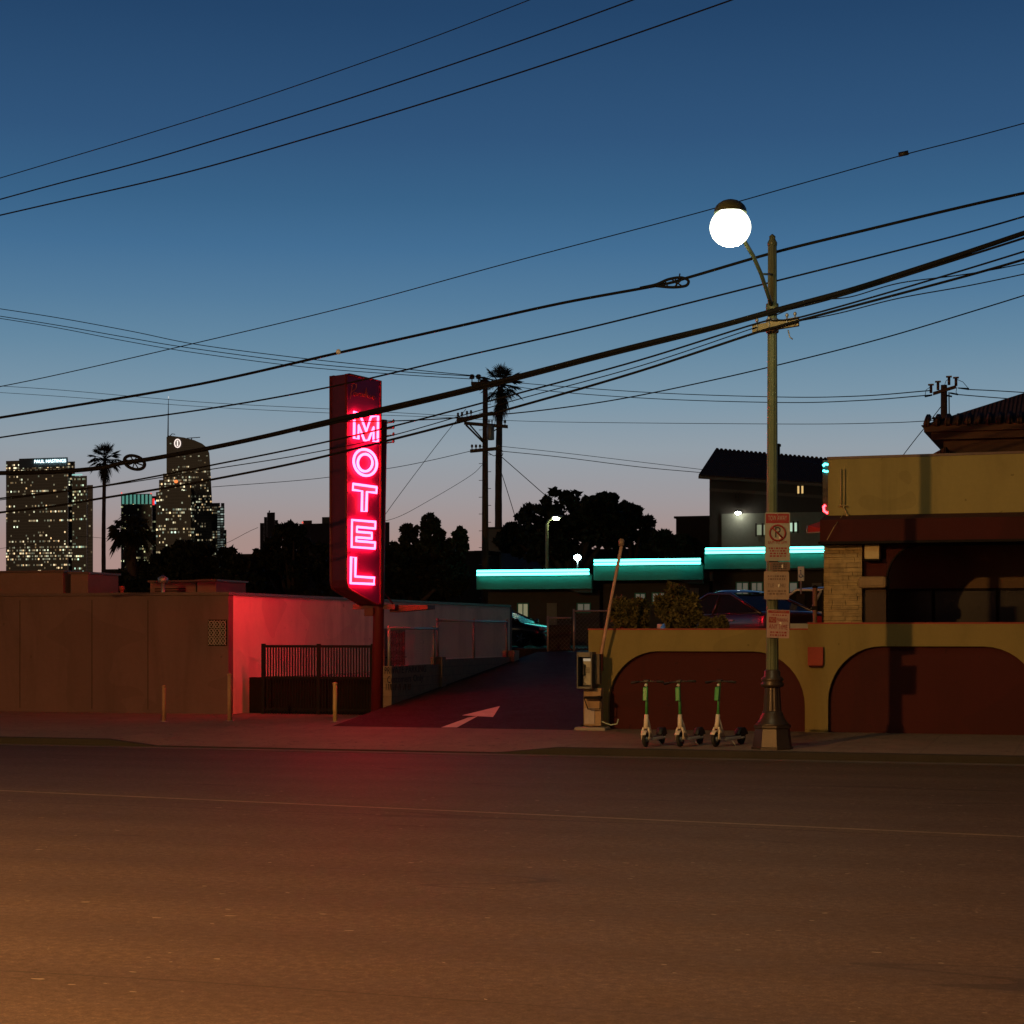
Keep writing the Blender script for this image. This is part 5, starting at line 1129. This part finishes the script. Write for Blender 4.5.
# palms
m_frond = leaf_mat('palm_fronds', (.030, .034, .018), .3); m_skirt = leaf_mat('dead_palm_fronds', (.05, .035, .02), .3); m_ptrunk = M('palm_trunk', (.09, .065, .05), .9, .3, 4, .6, 8, stretch=(1, 1, 5))
def palm(label, px, py, y, zg, rp, tr, seed, skirt=1.0, nf=26, droop=.22):
    rng = random.Random(seed); c = P(px, py, y); r = rp*D(c.x, c.y)/F
    t = thing('palm_tree', label, 'palm tree', (c.x, y, zg), 'fan palms')
    lean = rng.uniform(-.2, .2); n = 24; pts = [Vector((c.x+lean*math.sin(i/n*3.0)*.6, y, zg-.1+(c.z-zg)*i/n)) for i in range(n+1)]
    MB().tube(pts, [tr*(1.35-.45*i/n+(.05 if i % 2 else 0)) for i in range(n+1)], 10).build('trunk', m_ptrunk, t)
    def fan(mb, base, d, L, up, drp):
        d = d.normalized(); tip = base+d*L*.5; mb.tube([base, tip], [.03, .018], 4)
        side = d.cross(Vector((0, 0, 1)));
        if side.length < .1: side = Vector((1, 0, 0))
        side.normalize(); nn = side.cross(d).normalized(); m = 15
        for k in range(m):
            a = R(-82+164*k/(m-1)); l = L*.58*(1-.25*abs(a)/1.5)*rng.uniform(.85, 1.1)
            dd = d*math.cos(a)+side*math.sin(a); wv = (side*math.cos(a)-d*math.sin(a))*L*.02
            mid = tip+dd*l*.55+nn*.0; end = tip+dd*l-Vector((0, 0, 1))*l*drp*rng.uniform(.6, 1.4)
            mb.add([tip-wv*.3, tip+wv*.3, mid+wv, end, mid-wv], [(0, 1, 2, 3, 4)])
    mb = MB()
    for i in range(nf):
        az = i*2.39996+rng.uniform(-.2, .2); el = R(80-125*(i/nf)**.9)+rng.uniform(-.1, .1)
        d = Vector((math.cos(az)*math.cos(el), math.sin(az)*math.cos(el), math.sin(el))); fan(mb, c, d, r*rng.uniform(.9, 1.08), 1, droop)
    mb.build('crown', m_frond, t)
    if skirt:
        mb = MB()
        for i in range(26):
            az = i*2.39996; el = R(-55-30*rng.random()); z = c.z-r*skirt*.75*rng.random()
            fan(mb, Vector((c.x, y, z)), Vector((math.cos(az)*math.cos(el), math.sin(az)*math.cos(el), math.sin(el))), r*rng.uniform(.5, .8), 1, .6)
        mb.build('dead_fronds', m_skirt, t)
palm('tall slim fan palm right behind the utility pole', 500.5, 385, 98, 1.45, 24, .17, 31, 1.1)
palm('tall slim fan palm standing among the downtown towers', 105, 459, 108, 1.45, 18, .12, 32, .9)
palm('short shaggy fan palm under the teal crowned tower', 131, 532, 74, 1.45, 24, .22, 33, 1.5, 40, .6)
# ------------------------------------------------------------------ utility poles
def insul(mb, p, h=.3, r=.07): mb.tube([p, p+Vector((0, 0, h*.5))], .025, 6); mb.lathe([(r*.6, h*.4), (r, h*.55), (r*.7, h*.7), (r, h*.8), (r*.5, h)], tuple(p), 8)
uy = 90.0; ub = P(485, 555, uy); ut = P(485.3, 379, uy)
up = thing('utility_pole', 'tall timber utility pole with crossarms and a grey transformer in front of the palm', 'utility pole', (ub.x, uy, 1.45), 'timber utility poles')
MB().tube([(ub.x, uy, 1.4), tuple(ut)], [.20, .125], 12).build('pole', m_wood, up)
def arm(a, b, th=.09, dy=-.2, par=up):
    a, b = P(*a, uy+dy), P(*b, uy+dy); d = Vector((0, 0, th)); return MB().prism([a-d, b-d, b+d, a+d], (0, .16, 0)).build('crossarm', m_wood, par), a, b
o, a, b_ = arm((471, 383.5), (492, 383.5)); mb = MB()
for px in (472, 478.5): insul(mb, P(px, 382, uy-.15), .38, .15)
mb.build('insulator', m_insul, o)
o, a, b_ = arm((456.5, 420), (492, 413), .08); mb = MB()
for px in (458, 462, 467, 471): insul(mb, P(px, 419-(px-456)*.19, uy-.15), .3)
mb.build('insulator', m_insul, o)
o, a, b_ = arm((464, 423), (507, 426.5), .08); mb = MB(); insul(mb, P(505, 425, uy-.15), .25)
mb.tube([P(466, 425, uy-.2), P(484, 443, uy-.2)], .05, 6); mb.tube([P(470, 425, uy-.2), P(484, 441, uy-.2)], .04, 6); mb.tube([P(500, 427, uy-.2), P(486, 436, uy-.2)], .03, 6); mb.build('arm_brace', m_wood, o)
o, a, b_ = arm((470, 451), (501, 448), .08); mb = MB()
for px in (472, 476, 480, 498): insul(mb, P(px, 449.5, uy-.15), .25)
mb.tube([P(487, 452, uy-.2), P(494, 456, uy-.3), P(500, 453, uy-.2)], .02, 6); mb.tube([P(500+3*math.cos(q), 453+4*math.sin(q), uy-.2) for q in [k*.6 for k in range(11)]], .018, 5); mb.build('insulator', m_insul, o)
a = P(490.5, 440, uy-.25); tr_ = MB().lathe([(.17, 0), (.19, .03), (.19, .72), (.14, .8)], (a.x, a.y, a.z), 16).build('transformer', m_metal, up)
mb = MB(); 
for dx in (-.08, .08): insul(mb, Vector((a.x+dx, a.y, a.z+.78)), .22, .04)
mb.build('bushing', m_insul, tr_)
mb = MB()
for k in range(26): z = 3+k*.42; s = 1 if k % 2 else -1; mb.tube([(ub.x, uy, z), (ub.x+s*.32, uy, z)], .015, 5)
mb.build('climbing_step', m_metal, up)
u2 = 62.0; b2 = P(944, 460, u2); t2 = P(944, 385, u2)
up2 = thing('utility_pole', 'dark utility pole with double crossarm rising behind the tile roofed tower', 'utility pole', (b2.x, u2, 1.45), 'timber utility poles')
MB().tube([(b2.x, u2, 1.4), tuple(t2)], [.16, .10], 12).build('pole', m_wood, up2)
a, b_ = P(933, 393.5, u2-.15), P(956, 386.5, u2-.15)
o = MB().prism([a-Vector((0, 0, .05)), b_-Vector((0, 0, .05)), b_+Vector((0, 0, .05)), a+Vector((0, 0, .05))], (0, .1, 0)).build('crossarm', m_wood, up2)
mb = MB()
for px, py in ((931, 393), (938, 390), (949, 385), (956, 386)): p = P(px, py, u2-.1); mb.tube([p, p+Vector((0, 0, .26))], .05, 6); mb.box((p.x-.09, p.y-.04, p.z+.24), (p.x+.09, p.y+.04, p.z+.29))
mb.build('insulator', m_insul, o)
mb = MB(); mb.tube([P(925, 396.5, u2), P(932, 395, u2-.1)], .03, 6); mb.tube([P(958, 388, u2), P(969, 389, u2)], [.02, .04], 6); mb.tube([P(950, 393, u2), P(958, 394.5, u2)], .03, 6); mb.tube([P(944, 395, u2), P(952, 396.5, u2)], .03, 6)
for pts_ in ([(943, 390), (946, 381), (949, 378.5)], [(956, 379), (963, 382), (968, 388)], [(925, 396), (926, 390), (931, 386.5)], [(957, 387), (956, 392), (957, 394)]): mb.tube([P(*q, u2) for q in pts_], .009, 4)
mb.build('jumper_wire', m_wire, up2)
MB().tube([P(949, 392, u2+.2), P(949.3, 425, u2+.2)], .02, 5).build('riser_conduit', m_dark, up2)
# ------------------------------------------------------------------ dark buildings beyond
m_db = M('dark_distant_wall', (.035, .026, .022), .9, .25, .3, .2)
def block(name, label, px0, px1, pyt, y, dep, mat, cap=True, zg=1.45, win=()):
    x0, x1 = X(px0, y), X(px1, y); zt = Z(pyt, (x0+x1)/2, y); t = thing(name, label, 'building', ((x0+x1)/2, y, zg))
    MB().box((x0, y, zg), (x1, y+dep, zt-.12)).build('wall', mat, t); MB().box((x0-.1, y-.1, zt-.118), (x1+.1, y+dep+.1, zt)).build('roof', m_roof, t)
    for k, (pa, pb2, p1, p2, mt) in enumerate(win): a, b_ = P(pa, p2, y), P(pb2, p1, y); MB().box((a.x, y-.04, a.z), (b_.x, y-.003, b_.z)).build('window', mt, t)
    return t
block('flat_roofed_building', 'long dark flat roofed building behind the broad tree and the motel row', 476, 722, 549, 110, 8, m_db)
m_dw1 = EX('small_lit_window', (.6, .6, .45)); m_dw2 = EX('dim_lit_window', (.12, .12, .07))
block('flat_roofed_building', 'dark flat roofed building behind the trees on both sides of the motel sign', 226, 487.5, 552.5, 95, 10, m_db, win=[(393.5, 399, 546+8, 549+8, m_dw1)])
block('flat_roofed_building', 'pale grey blank box building behind the utility pole', 487.8, 501, 527, 97, 8, M('pale_grey_wall', (.16, .15, .15), .9, .1))
block('flat_roofed_building', 'dark low building between the big tree and the gabled house', 676, 716, 516, 104, 8, m_db)
block('small_house', 'dark little house with lit windows at the foot of the slim palm', 104, 160, 569, 90, 8, m_db, win=[(98.5+6, 107.5, 578, 581.5, m_dw2), (118, 121.5, 575, 577.5, m_dw2)])
block('small_house', 'low dark house with two bright porch windows under the downtown towers', 92, 118, 591, 76, 6, m_db, win=[(97, 101, 593, 597, m_dw1), (105.5, 109, 593.5, 597, m_dw1)])
# ------------------------------------------------------------------ downtown skyline
WARM = [(1, .62, .28), (1, .82, .5), (.85, 1, .72)]
def slab(mb, px0, px1, pyt, y, dep, zg=0.):
    x0, x1 = X(px0, y), X(px1, y); zt = Z(pyt, (x0+x1)/2, y); dv = Vector(((x0+x1)/2, y, 0)).normalized()*dep
    mb.prism([(x0, y, zg), (x1, y, zg), (x1, y, zt), (x0, y, zt)], dv); return x0, x1, zt
m_tw = lambda s, d, st, **k: tower_mat('tower_facade', (.05, .045, .045), k.get('cw', 2.3), k.get('ch', 3.9), d, k.get('cols', WARM), st, k.get('rowd', .3), s)
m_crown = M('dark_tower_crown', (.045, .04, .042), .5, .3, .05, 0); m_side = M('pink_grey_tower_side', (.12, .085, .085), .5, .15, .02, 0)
SYK = 2200.0
# tower with the lit name sign
tw = thing('office_tower', 'dark office tower with a lit white name sign along its top', 'tower', (X(40, SYK), SYK, 0), 'downtown towers')
mb = MB(); slab(mb, 6, 68, 460, SYK, 60); slab(mb, 68.05, 75, 461.5, SYK+6, 50); mb.build('main_shaft', m_tw(3., -.02, .8), tw)
mb = MB(); slab(mb, 72, 87, 476, SYK-70, 30); mb.build('front_shaft', m_tw(5., .0, .7, cols=[(1, .7, .35), (.9, 1, .6), (.6, 1, .8)]), tw)
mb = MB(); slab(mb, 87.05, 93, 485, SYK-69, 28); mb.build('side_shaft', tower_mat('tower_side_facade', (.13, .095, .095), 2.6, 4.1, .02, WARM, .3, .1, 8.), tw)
x0, x1 = X(44, SYK), X(72, SYK); zc = Z(461.5, x0, SYK-4)
text('name_sign', 'PAUL HASTINGS', 5.9, EX('sign_white_glow', (2.2, 3.0, 3.2)), tw, (X(50, SYK-4), SYK-4, zc), (1, 0, 0), (0, 0, 1), 'CENTER', .2, 1.05)
MB().box((X(20, SYK), SYK-2.5, zc-7.5), (X(68, SYK), SYK-.5, zc+4.8)).build('sign_band', M('sign_band_panel', (.14, .2, .22), .5, .1), tw)
mb = MB(); a, b_ = P(72, 475.5, SYK-72), P(82, 473.5, SYK-72); mb.box((a.x, a.y, a.z), (b_.x, a.y+1, a.z+1.6)); mb.build('roof_light', EX('roof_strip_glow', (.3, .6, .55)), tw)
# teal crowned tower
tw = thing('office_tower', 'office tower with teal striped glowing crown and a small red and blue sign', 'tower', (X(138, SYK), SYK, 0), 'downtown towers')
mb = MB(); slab(mb, 121, 152, 504, SYK, 60); slab(mb, 152.05, 160.5, 506, SYK+8, 50); mb.build('shaft', m_tw(11., .03, .6, cols=[(1, .75, .35), (.95, 1, .5), (.85, 1, .65)]), tw)
mb = MB(); slab(mb, 121, 152, 494, SYK+3, 50, 150); slab(mb, 152.05, 160, 496, SYK+10, 40, 150); mb.build('crown', m_crown, tw)
mb = MB()
for k in range(8): px = 122+k*3.9; a, b_ = P(px, 504, SYK-1), P(px+2.1, 494.5, SYK-1); mb.box((a.x, SYK-1, a.z), (b_.x, SYK-.6, b_.z))
mb.build('crown_stripes', EX('teal_crown_glow', (.07, .24, .19)), tw)
a, b_ = P(152.5, 505, SYK-2), P(154.3, 498.5, SYK-2); MB().box((a.x, SYK-2, a.z), (b_.x, SYK-1, b_.z)).build('red_sign', EX('red_sign_glow', (1.1, .03, .03)), tw)
p = [P(154.6, 500.5, SYK-2), P(159, 502.5, SYK-2), P(159, 505.5, SYK-2), P(154.6, 503.5, SYK-2)]; MB().prism(p, (0, 1, 0)).build('blue_sign', EX('blue_sign_glow', (.15, .55, .9)), tw)
mb = MB()
for px, py in ((121.6, 493), (151, 493.5)): p = P(px, py, SYK); mb.ball(p, 1., 1., 1., 8, 6)
mb.build('beacon', EX('red_beacon_glow', (1.2, .15, .12)), tw)
# tall sail topped tower with spire
Y3 = SYK+250
tw = thing('office_tower', 'tallest sail topped tower with a thin spire and a glowing round emblem', 'tower', (X(188, Y3), Y3, 0), 'downtown towers')
pr = [(166.5, 640), (166.5, 437), (169, 435.5), (184, 437.5), (194, 440), (202, 443.5), (207, 447.5), (209.3, 453), (210.5, 470), (212, 500), (213, 640)]
MB().prism([P(a_, b2_, Y3) for a_, b2_ in [(166.5, 640), (166.5, 466), (210.3, 466), (212, 500), (213, 640)]], (-20, 40, 0)).build('shaft', m_tw(21., .03, .42, cw=2.2), tw)
MB().prism([P(a_, b2_, Y3-.5) for a_, b2_ in [(166.5, 466), (166.5, 437), (169, 435.5), (184, 437.5), (194, 440), (202, 443.5), (207, 447.5), (209.3, 453), (210.3, 466)]], (-20, 40, 0)).build('sail_crown', tower_mat('crown_facade', (.045, .042, .045), 3.2, 3.2, -.12, WARM, .25, .12, 31.), tw)
mb = MB(); mb.tube([P(168, 437, Y3-1), P(168.2, 418, Y3-1), P(168.5, 398, Y3-1)], [1.0, .8, .3], 8); mb.build('spire', M('spire_metal', (.3, .3, .32), .4, .1, .1, 0, metal=.5), tw)
MB().tube([P(168.5, 398.5, Y3-1), P(168.5, 396.2, Y3-1)], .5, 6).build('spire_tip', EX('spire_tip_glow', (.6, .6, .6)), tw)
m_emb = EX('emblem_glow', (1.2, 1.0, .9)); mb = MB(); mb.tube([P(177.5+2.9*math.sin(q), 443.3+4.1*math.cos(q), Y3-1.6) for q in [2*math.pi*k/20 for k in range(20)]], .75, 6, True)
mb.tube([P(177.5, 440.8, Y3-1.6), P(177.5, 445.8, Y3-1.6)], .95, 6); mb.tube([P(176.7, 440.9, Y3-1.6), P(178.3, 440.9, Y3-1.6)], .45, 6); mb.tube([P(176.7, 445.7, Y3-1.6), P(178.3, 445.7, Y3-1.6)], .45, 6); mb.build('emblem', m_emb, tw)
mb = MB(); p = P(190, 440, Y3+5); mb.tube([P(191, 441, Y3+5), P(192, 437.5, Y3+5)], .7, 6); mb.tube([P(187, 438.2, Y3+5), P(200, 437.3, Y3+5)], .6, 6); mb.tube([P(170, 436, Y3+5), P(172, 433.8, Y3+5), P(175, 434.3, Y3+5)], .6, 6); mb.build('roof_crane', m_crown, tw)
# bright stepped tower in front
Y4 = SYK-150
tw = thing('office_tower', 'brightly lit stepped tower standing in front of the sail topped tower', 'tower', (X(175, Y4), Y4, 0), 'downtown towers')
mb = MB(); slab(mb, 160, 191, 490, Y4, 45); slab(mb, 156, 160-.02, 492, Y4+8, 35); slab(mb, 191.05, 194.5, 486, Y4+8, 35); mb.build('shaft', m_tw(41., .06, .85, cols=[(1, .72, .35), (1, .88, .55), (.75, 1, .8)], rowd=.4), tw)
mb = MB(); slab(mb, 159, 191, 479.5, Y4+4, 38, 100); mb.build('upper_step', m_tw(43., .1, .7, rowd=.5), tw)
mb = MB(); slab(mb, 163, 168, 473.5, Y4+8, 20, 150); slab(mb, 179, 190, 475, Y4+8, 25, 150); mb.build('top_step', m_tw(45., .1, .7, rowd=.5), tw)
MB().ball(P(176, 481.5, Y4-2), 2.6, .6, 2.0, 12, 8).build('orange_lamp', EX('orange_glow', (1.3, .32, .08)), tw)
tw = thing('office_tower', 'small stepped tower with pale lit side right of the tallest tower', 'tower', (X(218, SYK), SYK, 0), 'downtown towers')
mb = MB(); slab(mb, 206, 220, 503, SYK+260, 35); slab(mb, 206, 226.5, 530, SYK+255, 30); mb.build('shaft', m_tw(51., .0, .45), tw)
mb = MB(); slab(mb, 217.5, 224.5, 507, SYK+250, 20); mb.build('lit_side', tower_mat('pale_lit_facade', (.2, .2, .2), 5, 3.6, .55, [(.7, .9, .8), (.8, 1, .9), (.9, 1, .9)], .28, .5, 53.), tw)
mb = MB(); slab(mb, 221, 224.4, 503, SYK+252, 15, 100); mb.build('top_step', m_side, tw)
tw = thing('office_tower', 'dark unlit stepped tower alone between the skyline and the motel sign', 'tower', (X(270, 1400), 1400, 0), 'downtown towers')
mb = MB()
for a_, b2_, c_ in ((260, 264, 523), (264.02, 267, 517), (267.02, 275, 512.5), (275.02, 278, 520), (278.02, 280.5, 530)): slab(mb, a_, b2_, c_, 1400, 18)
mb.build('stepped_shaft', M('dull_tower_wall', (.07, .05, .045), .8, .2, .05, 0), tw); MB().tube([P(269, 513, 1405), P(269.6, 510.5, 1405)], .5, 6).build('mast', m_crown, tw)
tw = thing('office_tower', 'broad dark slab block half hidden behind the motel sign', 'tower', (X(340, 1200), 1200, 0), 'downtown towers')
mb = MB(); slab(mb, 299, 389.5, 523, 1200, 30); mb.build('slab', M('dull_slab_wall', (.06, .035, .035), .8, .2, .05, 0), tw); mb = MB(); slab(mb, 322, 334, 517, 1205, 15, 20); slab(mb, 303, 312, 520.5, 1205, 15, 20); mb.build('roof_plant', m_crown, tw)
MB().ball(P(302.5, 522.5, 1199), .7, .7, .7, 8, 6).build('beacon', EX('small_red_beacon', (1.0, .12, .08)), tw)
# ------------------------------------------------------------------ overhead wires
def crom(p, k=8):
    out = []
    for i in range(len(p)-1):
        a = p[i-1] if i else p[0]*2-p[1]; b, c = p[i], p[i+1]; d = p[i+2] if i+2 < len(p) else p[-1]*2-p[-2]
        for j in range(k):
            t = j/k; out.append(.5*((2*b)+(c-a)*t+(2*a-5*b+4*c-d)*t*t+(3*b-a-3*c+d)*t**3))
    out.append(p[-1]); return out
def wire(label, pts, y, r, name='overhead_wire', n=6, parent=None, mat=None):
    q = []
    for i, e in enumerate(pts): q.append(P(e[0], e[1], e[2] if len(e) > 2 else y))
    mb = MB(); mb.tube(crom(q), r, n); o = mb.build(name, mat or m_wire, parent)
    if parent is None: tag(o, label, 'cable' if r > .03 else 'wire', 'overhead wires and cables')
    return o, q
YN = 33.0
big = thing('overhead_cable', 'thickest bundled black cable crossing in front of the motel sign and the lamp pole', 'cable', tuple(P(512, 381, YN-1.1)), 'overhead wires and cables')
BC = [(-60, 474), (47, 472), (100, 468), (122, 463), (150, 459), (205, 449), (262, 437), (330, 421), (400, 405), (460, 391), (527, 374), (600, 355), (660, 340), (720, 325.5), (776, 310), (850, 290), (910, 271), (977, 249), (1080, 214)]
wire('', BC, YN-1.1, .042, 'cable_bundle', 8, big)
wire('', [(300, 431), (460, 394), (600, 358), (700, 333), (776, 312.5), (840, 296), (977, 253), (1080, 220)], YN-1.1, .02, 'lashed_cable', 6, big)
def coil(c, a, b, tilt, label, y, par=None):
    t = thing('cable_loop', label, 'cable loop', tuple(P(c[0], c[1], y)), 'spare cable loops hung on the lines')
    f = lambda u, v: P(c[0]+u*a*math.cos(tilt)-v*b*math.sin(tilt), c[1]+u*a*math.sin(tilt)+v*b*math.cos(tilt), y)
    MB().tube([f(math.cos(q), math.sin(q)) for q in [2*math.pi*k/28 for k in range(28)]], .032, 6, True).build('looped_cable', m_wire, t)
    mb = MB(); mb.tube([f(-1, 0), f(1, 0)], .014, 5); mb.tube([f(-.6, -.8), f(.6, .8)], .012, 5); mb.tube([f(.6, -.8), f(-.6, .8)], .012, 5); mb.tube([f(0, -1), f(0, 1)], .012, 5); mb.build('spreader', m_dark, t)
coil((134.5, 462.5), 10.5, 6.5, R(18), 'oval spare cable loop on the thick cable beside the slim palm', YN-1.1)
wire('upper black cable ending in the teardrop loop left of the lamp glow', [(-60, 427), (47, 410), (200, 384), (340, 352.5), (450, 328), (560, 303.5), (660, 285), (690, 277), (776, 252), (870, 229), (977, 203.5), (1080, 181)], YN-.6, .026)
t = thing('cable_loop', 'teardrop shaped spare cable loop under the glowing lamp', 'cable loop', tuple(P(672, 282, YN-.65)), 'spare cable loops hung on the lines')
tp = [(640, 288), (656, 284.5), (668, 279.5), (680, 277.5), (687, 279.5), (688.5, 282.5), (685, 286), (672, 287.3), (656, 286)]
MB().tube(crom([P(a, b, YN-.66) for a, b in tp]), .026, 6).build('looped_cable', m_wire, t)
mb = MB()
for a, b in (((665, 281), (668, 287)), ((675, 278), (677, 287)), ((671, 279), (682, 286)), ((683, 278.5), (674, 287)), ((680, 273.5), (679, 279))): mb.tube([P(*a, YN-.68), P(*b, YN-.68)], .013, 5)
mb.build('spreader', m_dark, t)
mk = P(338.5, 351.8, YN-.66); tag(MB().ball(tuple(mk), .05, .05, .05, 8, 6).build('wire_marker', m_white), 'tiny white marker clipped on the upper cable left above the sign', 'marker')
wire('thin dark wire running just below the upper cable and over the sign top', [(-60, 447), (47, 430.5), (200, 410), (330, 387), (460, 357), (600, 325), (776, 281), (880, 255), (977, 230), (1080, 200)], YN-.4, .016)
w4, q4 = wire('thin high wire with a splice near the upper right corner', [(-60, 398), (47, 377), (200, 342), (350, 306), (512, 262), (690, 215), (800, 184), (903, 155), (977, 136), (1080, 108)], YN+3, .010)
p = P(903.5, 154.6, YN+3); tag(MB().tube([p-Vector((.09, 0, -.005)), p+Vector((.09, 0, .03))], .045, 8).build('wire_splice', m_black), 'small black splice box on the thin high wire at upper right', 'splice')
wire('upper of the lines carried by the timber cross arm on the lamp pole', [(-40, 503), (47, 493), (96, 487), (152, 477), (210, 465.5), (300, 447.5), (390, 427), (512, 395), (640, 360), (755, 324), (776, 320.5), (799, 317.5), (880, 295), (977, 266), (1080, 234)], YN-1.2, .016)
wire('lower heavy line carried by the timber cross arm on the lamp pole', [(-40, 517), (47, 507), (91, 500), (159, 489), (207, 480.5), (300, 462), (390, 440), (460, 422), (527, 404), (640, 371), (755, 333), (776, 327), (799, 320.5), (880, 299), (977, 273), (1080, 243)], YN-1.25, .022)
wire('thin wire between the two cross arm lines', [(-40, 505), (96, 487.5), (213, 469), (300, 455), (390, 436), (512, 401), (640, 366), (757, 327)], YN-1.22, .009)
wire('thin wire leaving the thick cable right of the lamp pole', [(776, 315), (812, 301), (850, 297), (900, 283), (977, 272.5), (1080, 252)], YN-1.15, .010)
wire('thin wire sagging right of the lamp pole below the cross arm lines', [(799, 321), (840, 313), (900, 298), (977, 284), (1080, 262)], YN-1.2, .010)
wire('long plain wire passing behind the lamp pole below the cross arm', [(340, 422), (420, 420), (500, 414.5), (560, 408), (620, 399), (690, 385), (776, 365.5), (880, 339), (977, 310), (1080, 278)], YN+2, .012)
# far lines towards the utility poles
U = uy-.15
wire('far double line from the upper left edge down to the utility pole top, upper strand', [(-60, 300), (47, 316), (130, 331), (197, 344.5), (300, 358), (400, 368.5), (472, 375.5)], U, .022)
wire('far double line from the upper left edge down to the utility pole top, middle strand', [(-60, 307), (47, 323.5), (130, 338), (190, 348), (300, 362.5), (400, 371.5), (478, 376.5)], U-.3, .022)
wire('far double line from the upper left edge down to the utility pole top, lower strand', [(-60, 309), (47, 326), (120, 340), (190, 352), (300, 366.5), (400, 374.5), (472, 379)], U, .02)
wire('faint far wire crossing behind the downtown spire, upper of two', [(-60, 383), (47, 389), (200, 402), (330, 409), (457, 416)], U, .014)
wire('faint far wire crossing behind the downtown spire, lower of two', [(-60, 389), (47, 395.5), (200, 406.5), (330, 413), (462, 418)], U, .013)
wire('sagging far line between the two utility poles, upper of two', [(472, 376, U), (521, 383, U-2), (650, 392.5, 82), (780, 397, 75), (860, 396, 68), (931, 390.5, u2-.1)], U, .018)
wire('sagging far line between the two utility poles, lower of two', [(478, 379, U), (540, 390, U-2), (650, 398.5, 82), (780, 402.5, 75), (860, 400.5, 68), (931, 395, u2-.1)], U, .018)
wire('faint straight far wire under the sagging lines right of the palm', [(471, 419, U), (560, 422, 85), (780, 424, 75), (880, 423, 66), (936, 420.5, u2)], U, .013)
wire('far wire dropping from the utility pole to the gabled house, upper of two', [(498, 446, U), (560, 452.5, 90), (640, 462, 91), (706, 470, 92)], U, .014)
wire('far wire dropping from the utility pole to the gabled house, lower of two', [(500, 451, U), (560, 457, 90), (640, 467, 91), (706, 473, 92)], U, .018)
wire('far service wire from the utility pole lower arm to behind the sign', [(212, 487), (313, 479), (388, 468.5), (430, 460.5), (471, 451)], U, .016)
wire('thin guy wire from the slanted crossarm down behind the sign', [(466, 409), (440, 441), (400, 494), (380, 522)], U, .014)
wire('thin guy wire with a guard ball below the lower crossarm', [(484, 463), (470, 476), (430, 500), (394, 518.5), (360, 524)], U, .012)
wire('dark stay wire from the pole into the broad tree, longer one', [(500, 455.5), (520, 473), (541, 491.5), (560, 508, U+4)], U, .02)
wire('dark stay wire from the palm side into the broad tree, steeper one', [(498, 462), (506, 487), (514, 513), (518, 528)], U, .018)
wire('stay wire from the far right pole down behind the shop parapet', [(943, 404), (930, 421), (914, 441), (895, 466)], u2, .014)
wire('faint wire low over the downtown rooftops', [(-60, 556), (60, 541), (91, 537), (200, 549), (258, 527.5)], 95, .012)
wire('far wire at the right edge beyond the tile roofed tower, upper', [(969, 389.5), (1000, 391), (1080, 396)], u2-.1, .016)
wire('far wire at the right edge beyond the tile roofed tower, lower', [(957, 394.5), (1000, 398), (1080, 404)], u2-.1, .016)
wire('highest wire cutting the upper left corner', [(-60, 196), (47, 164), (137, 137), (260, 98), (420, 42), (560, -12)], 26, .007)
wire('second wire cutting the upper left corner', [(-60, 216), (47, 186.5), (137, 163), (222, 138), (360, 95), (520, 41), (660, -10)], 26, .010)
wire('third and lowest wire cutting the upper left corner', [(-60, 229), (47, 204.5), (180, 174), (308, 138), (450, 95), (600, 46), (760, -10)], 26, .011)
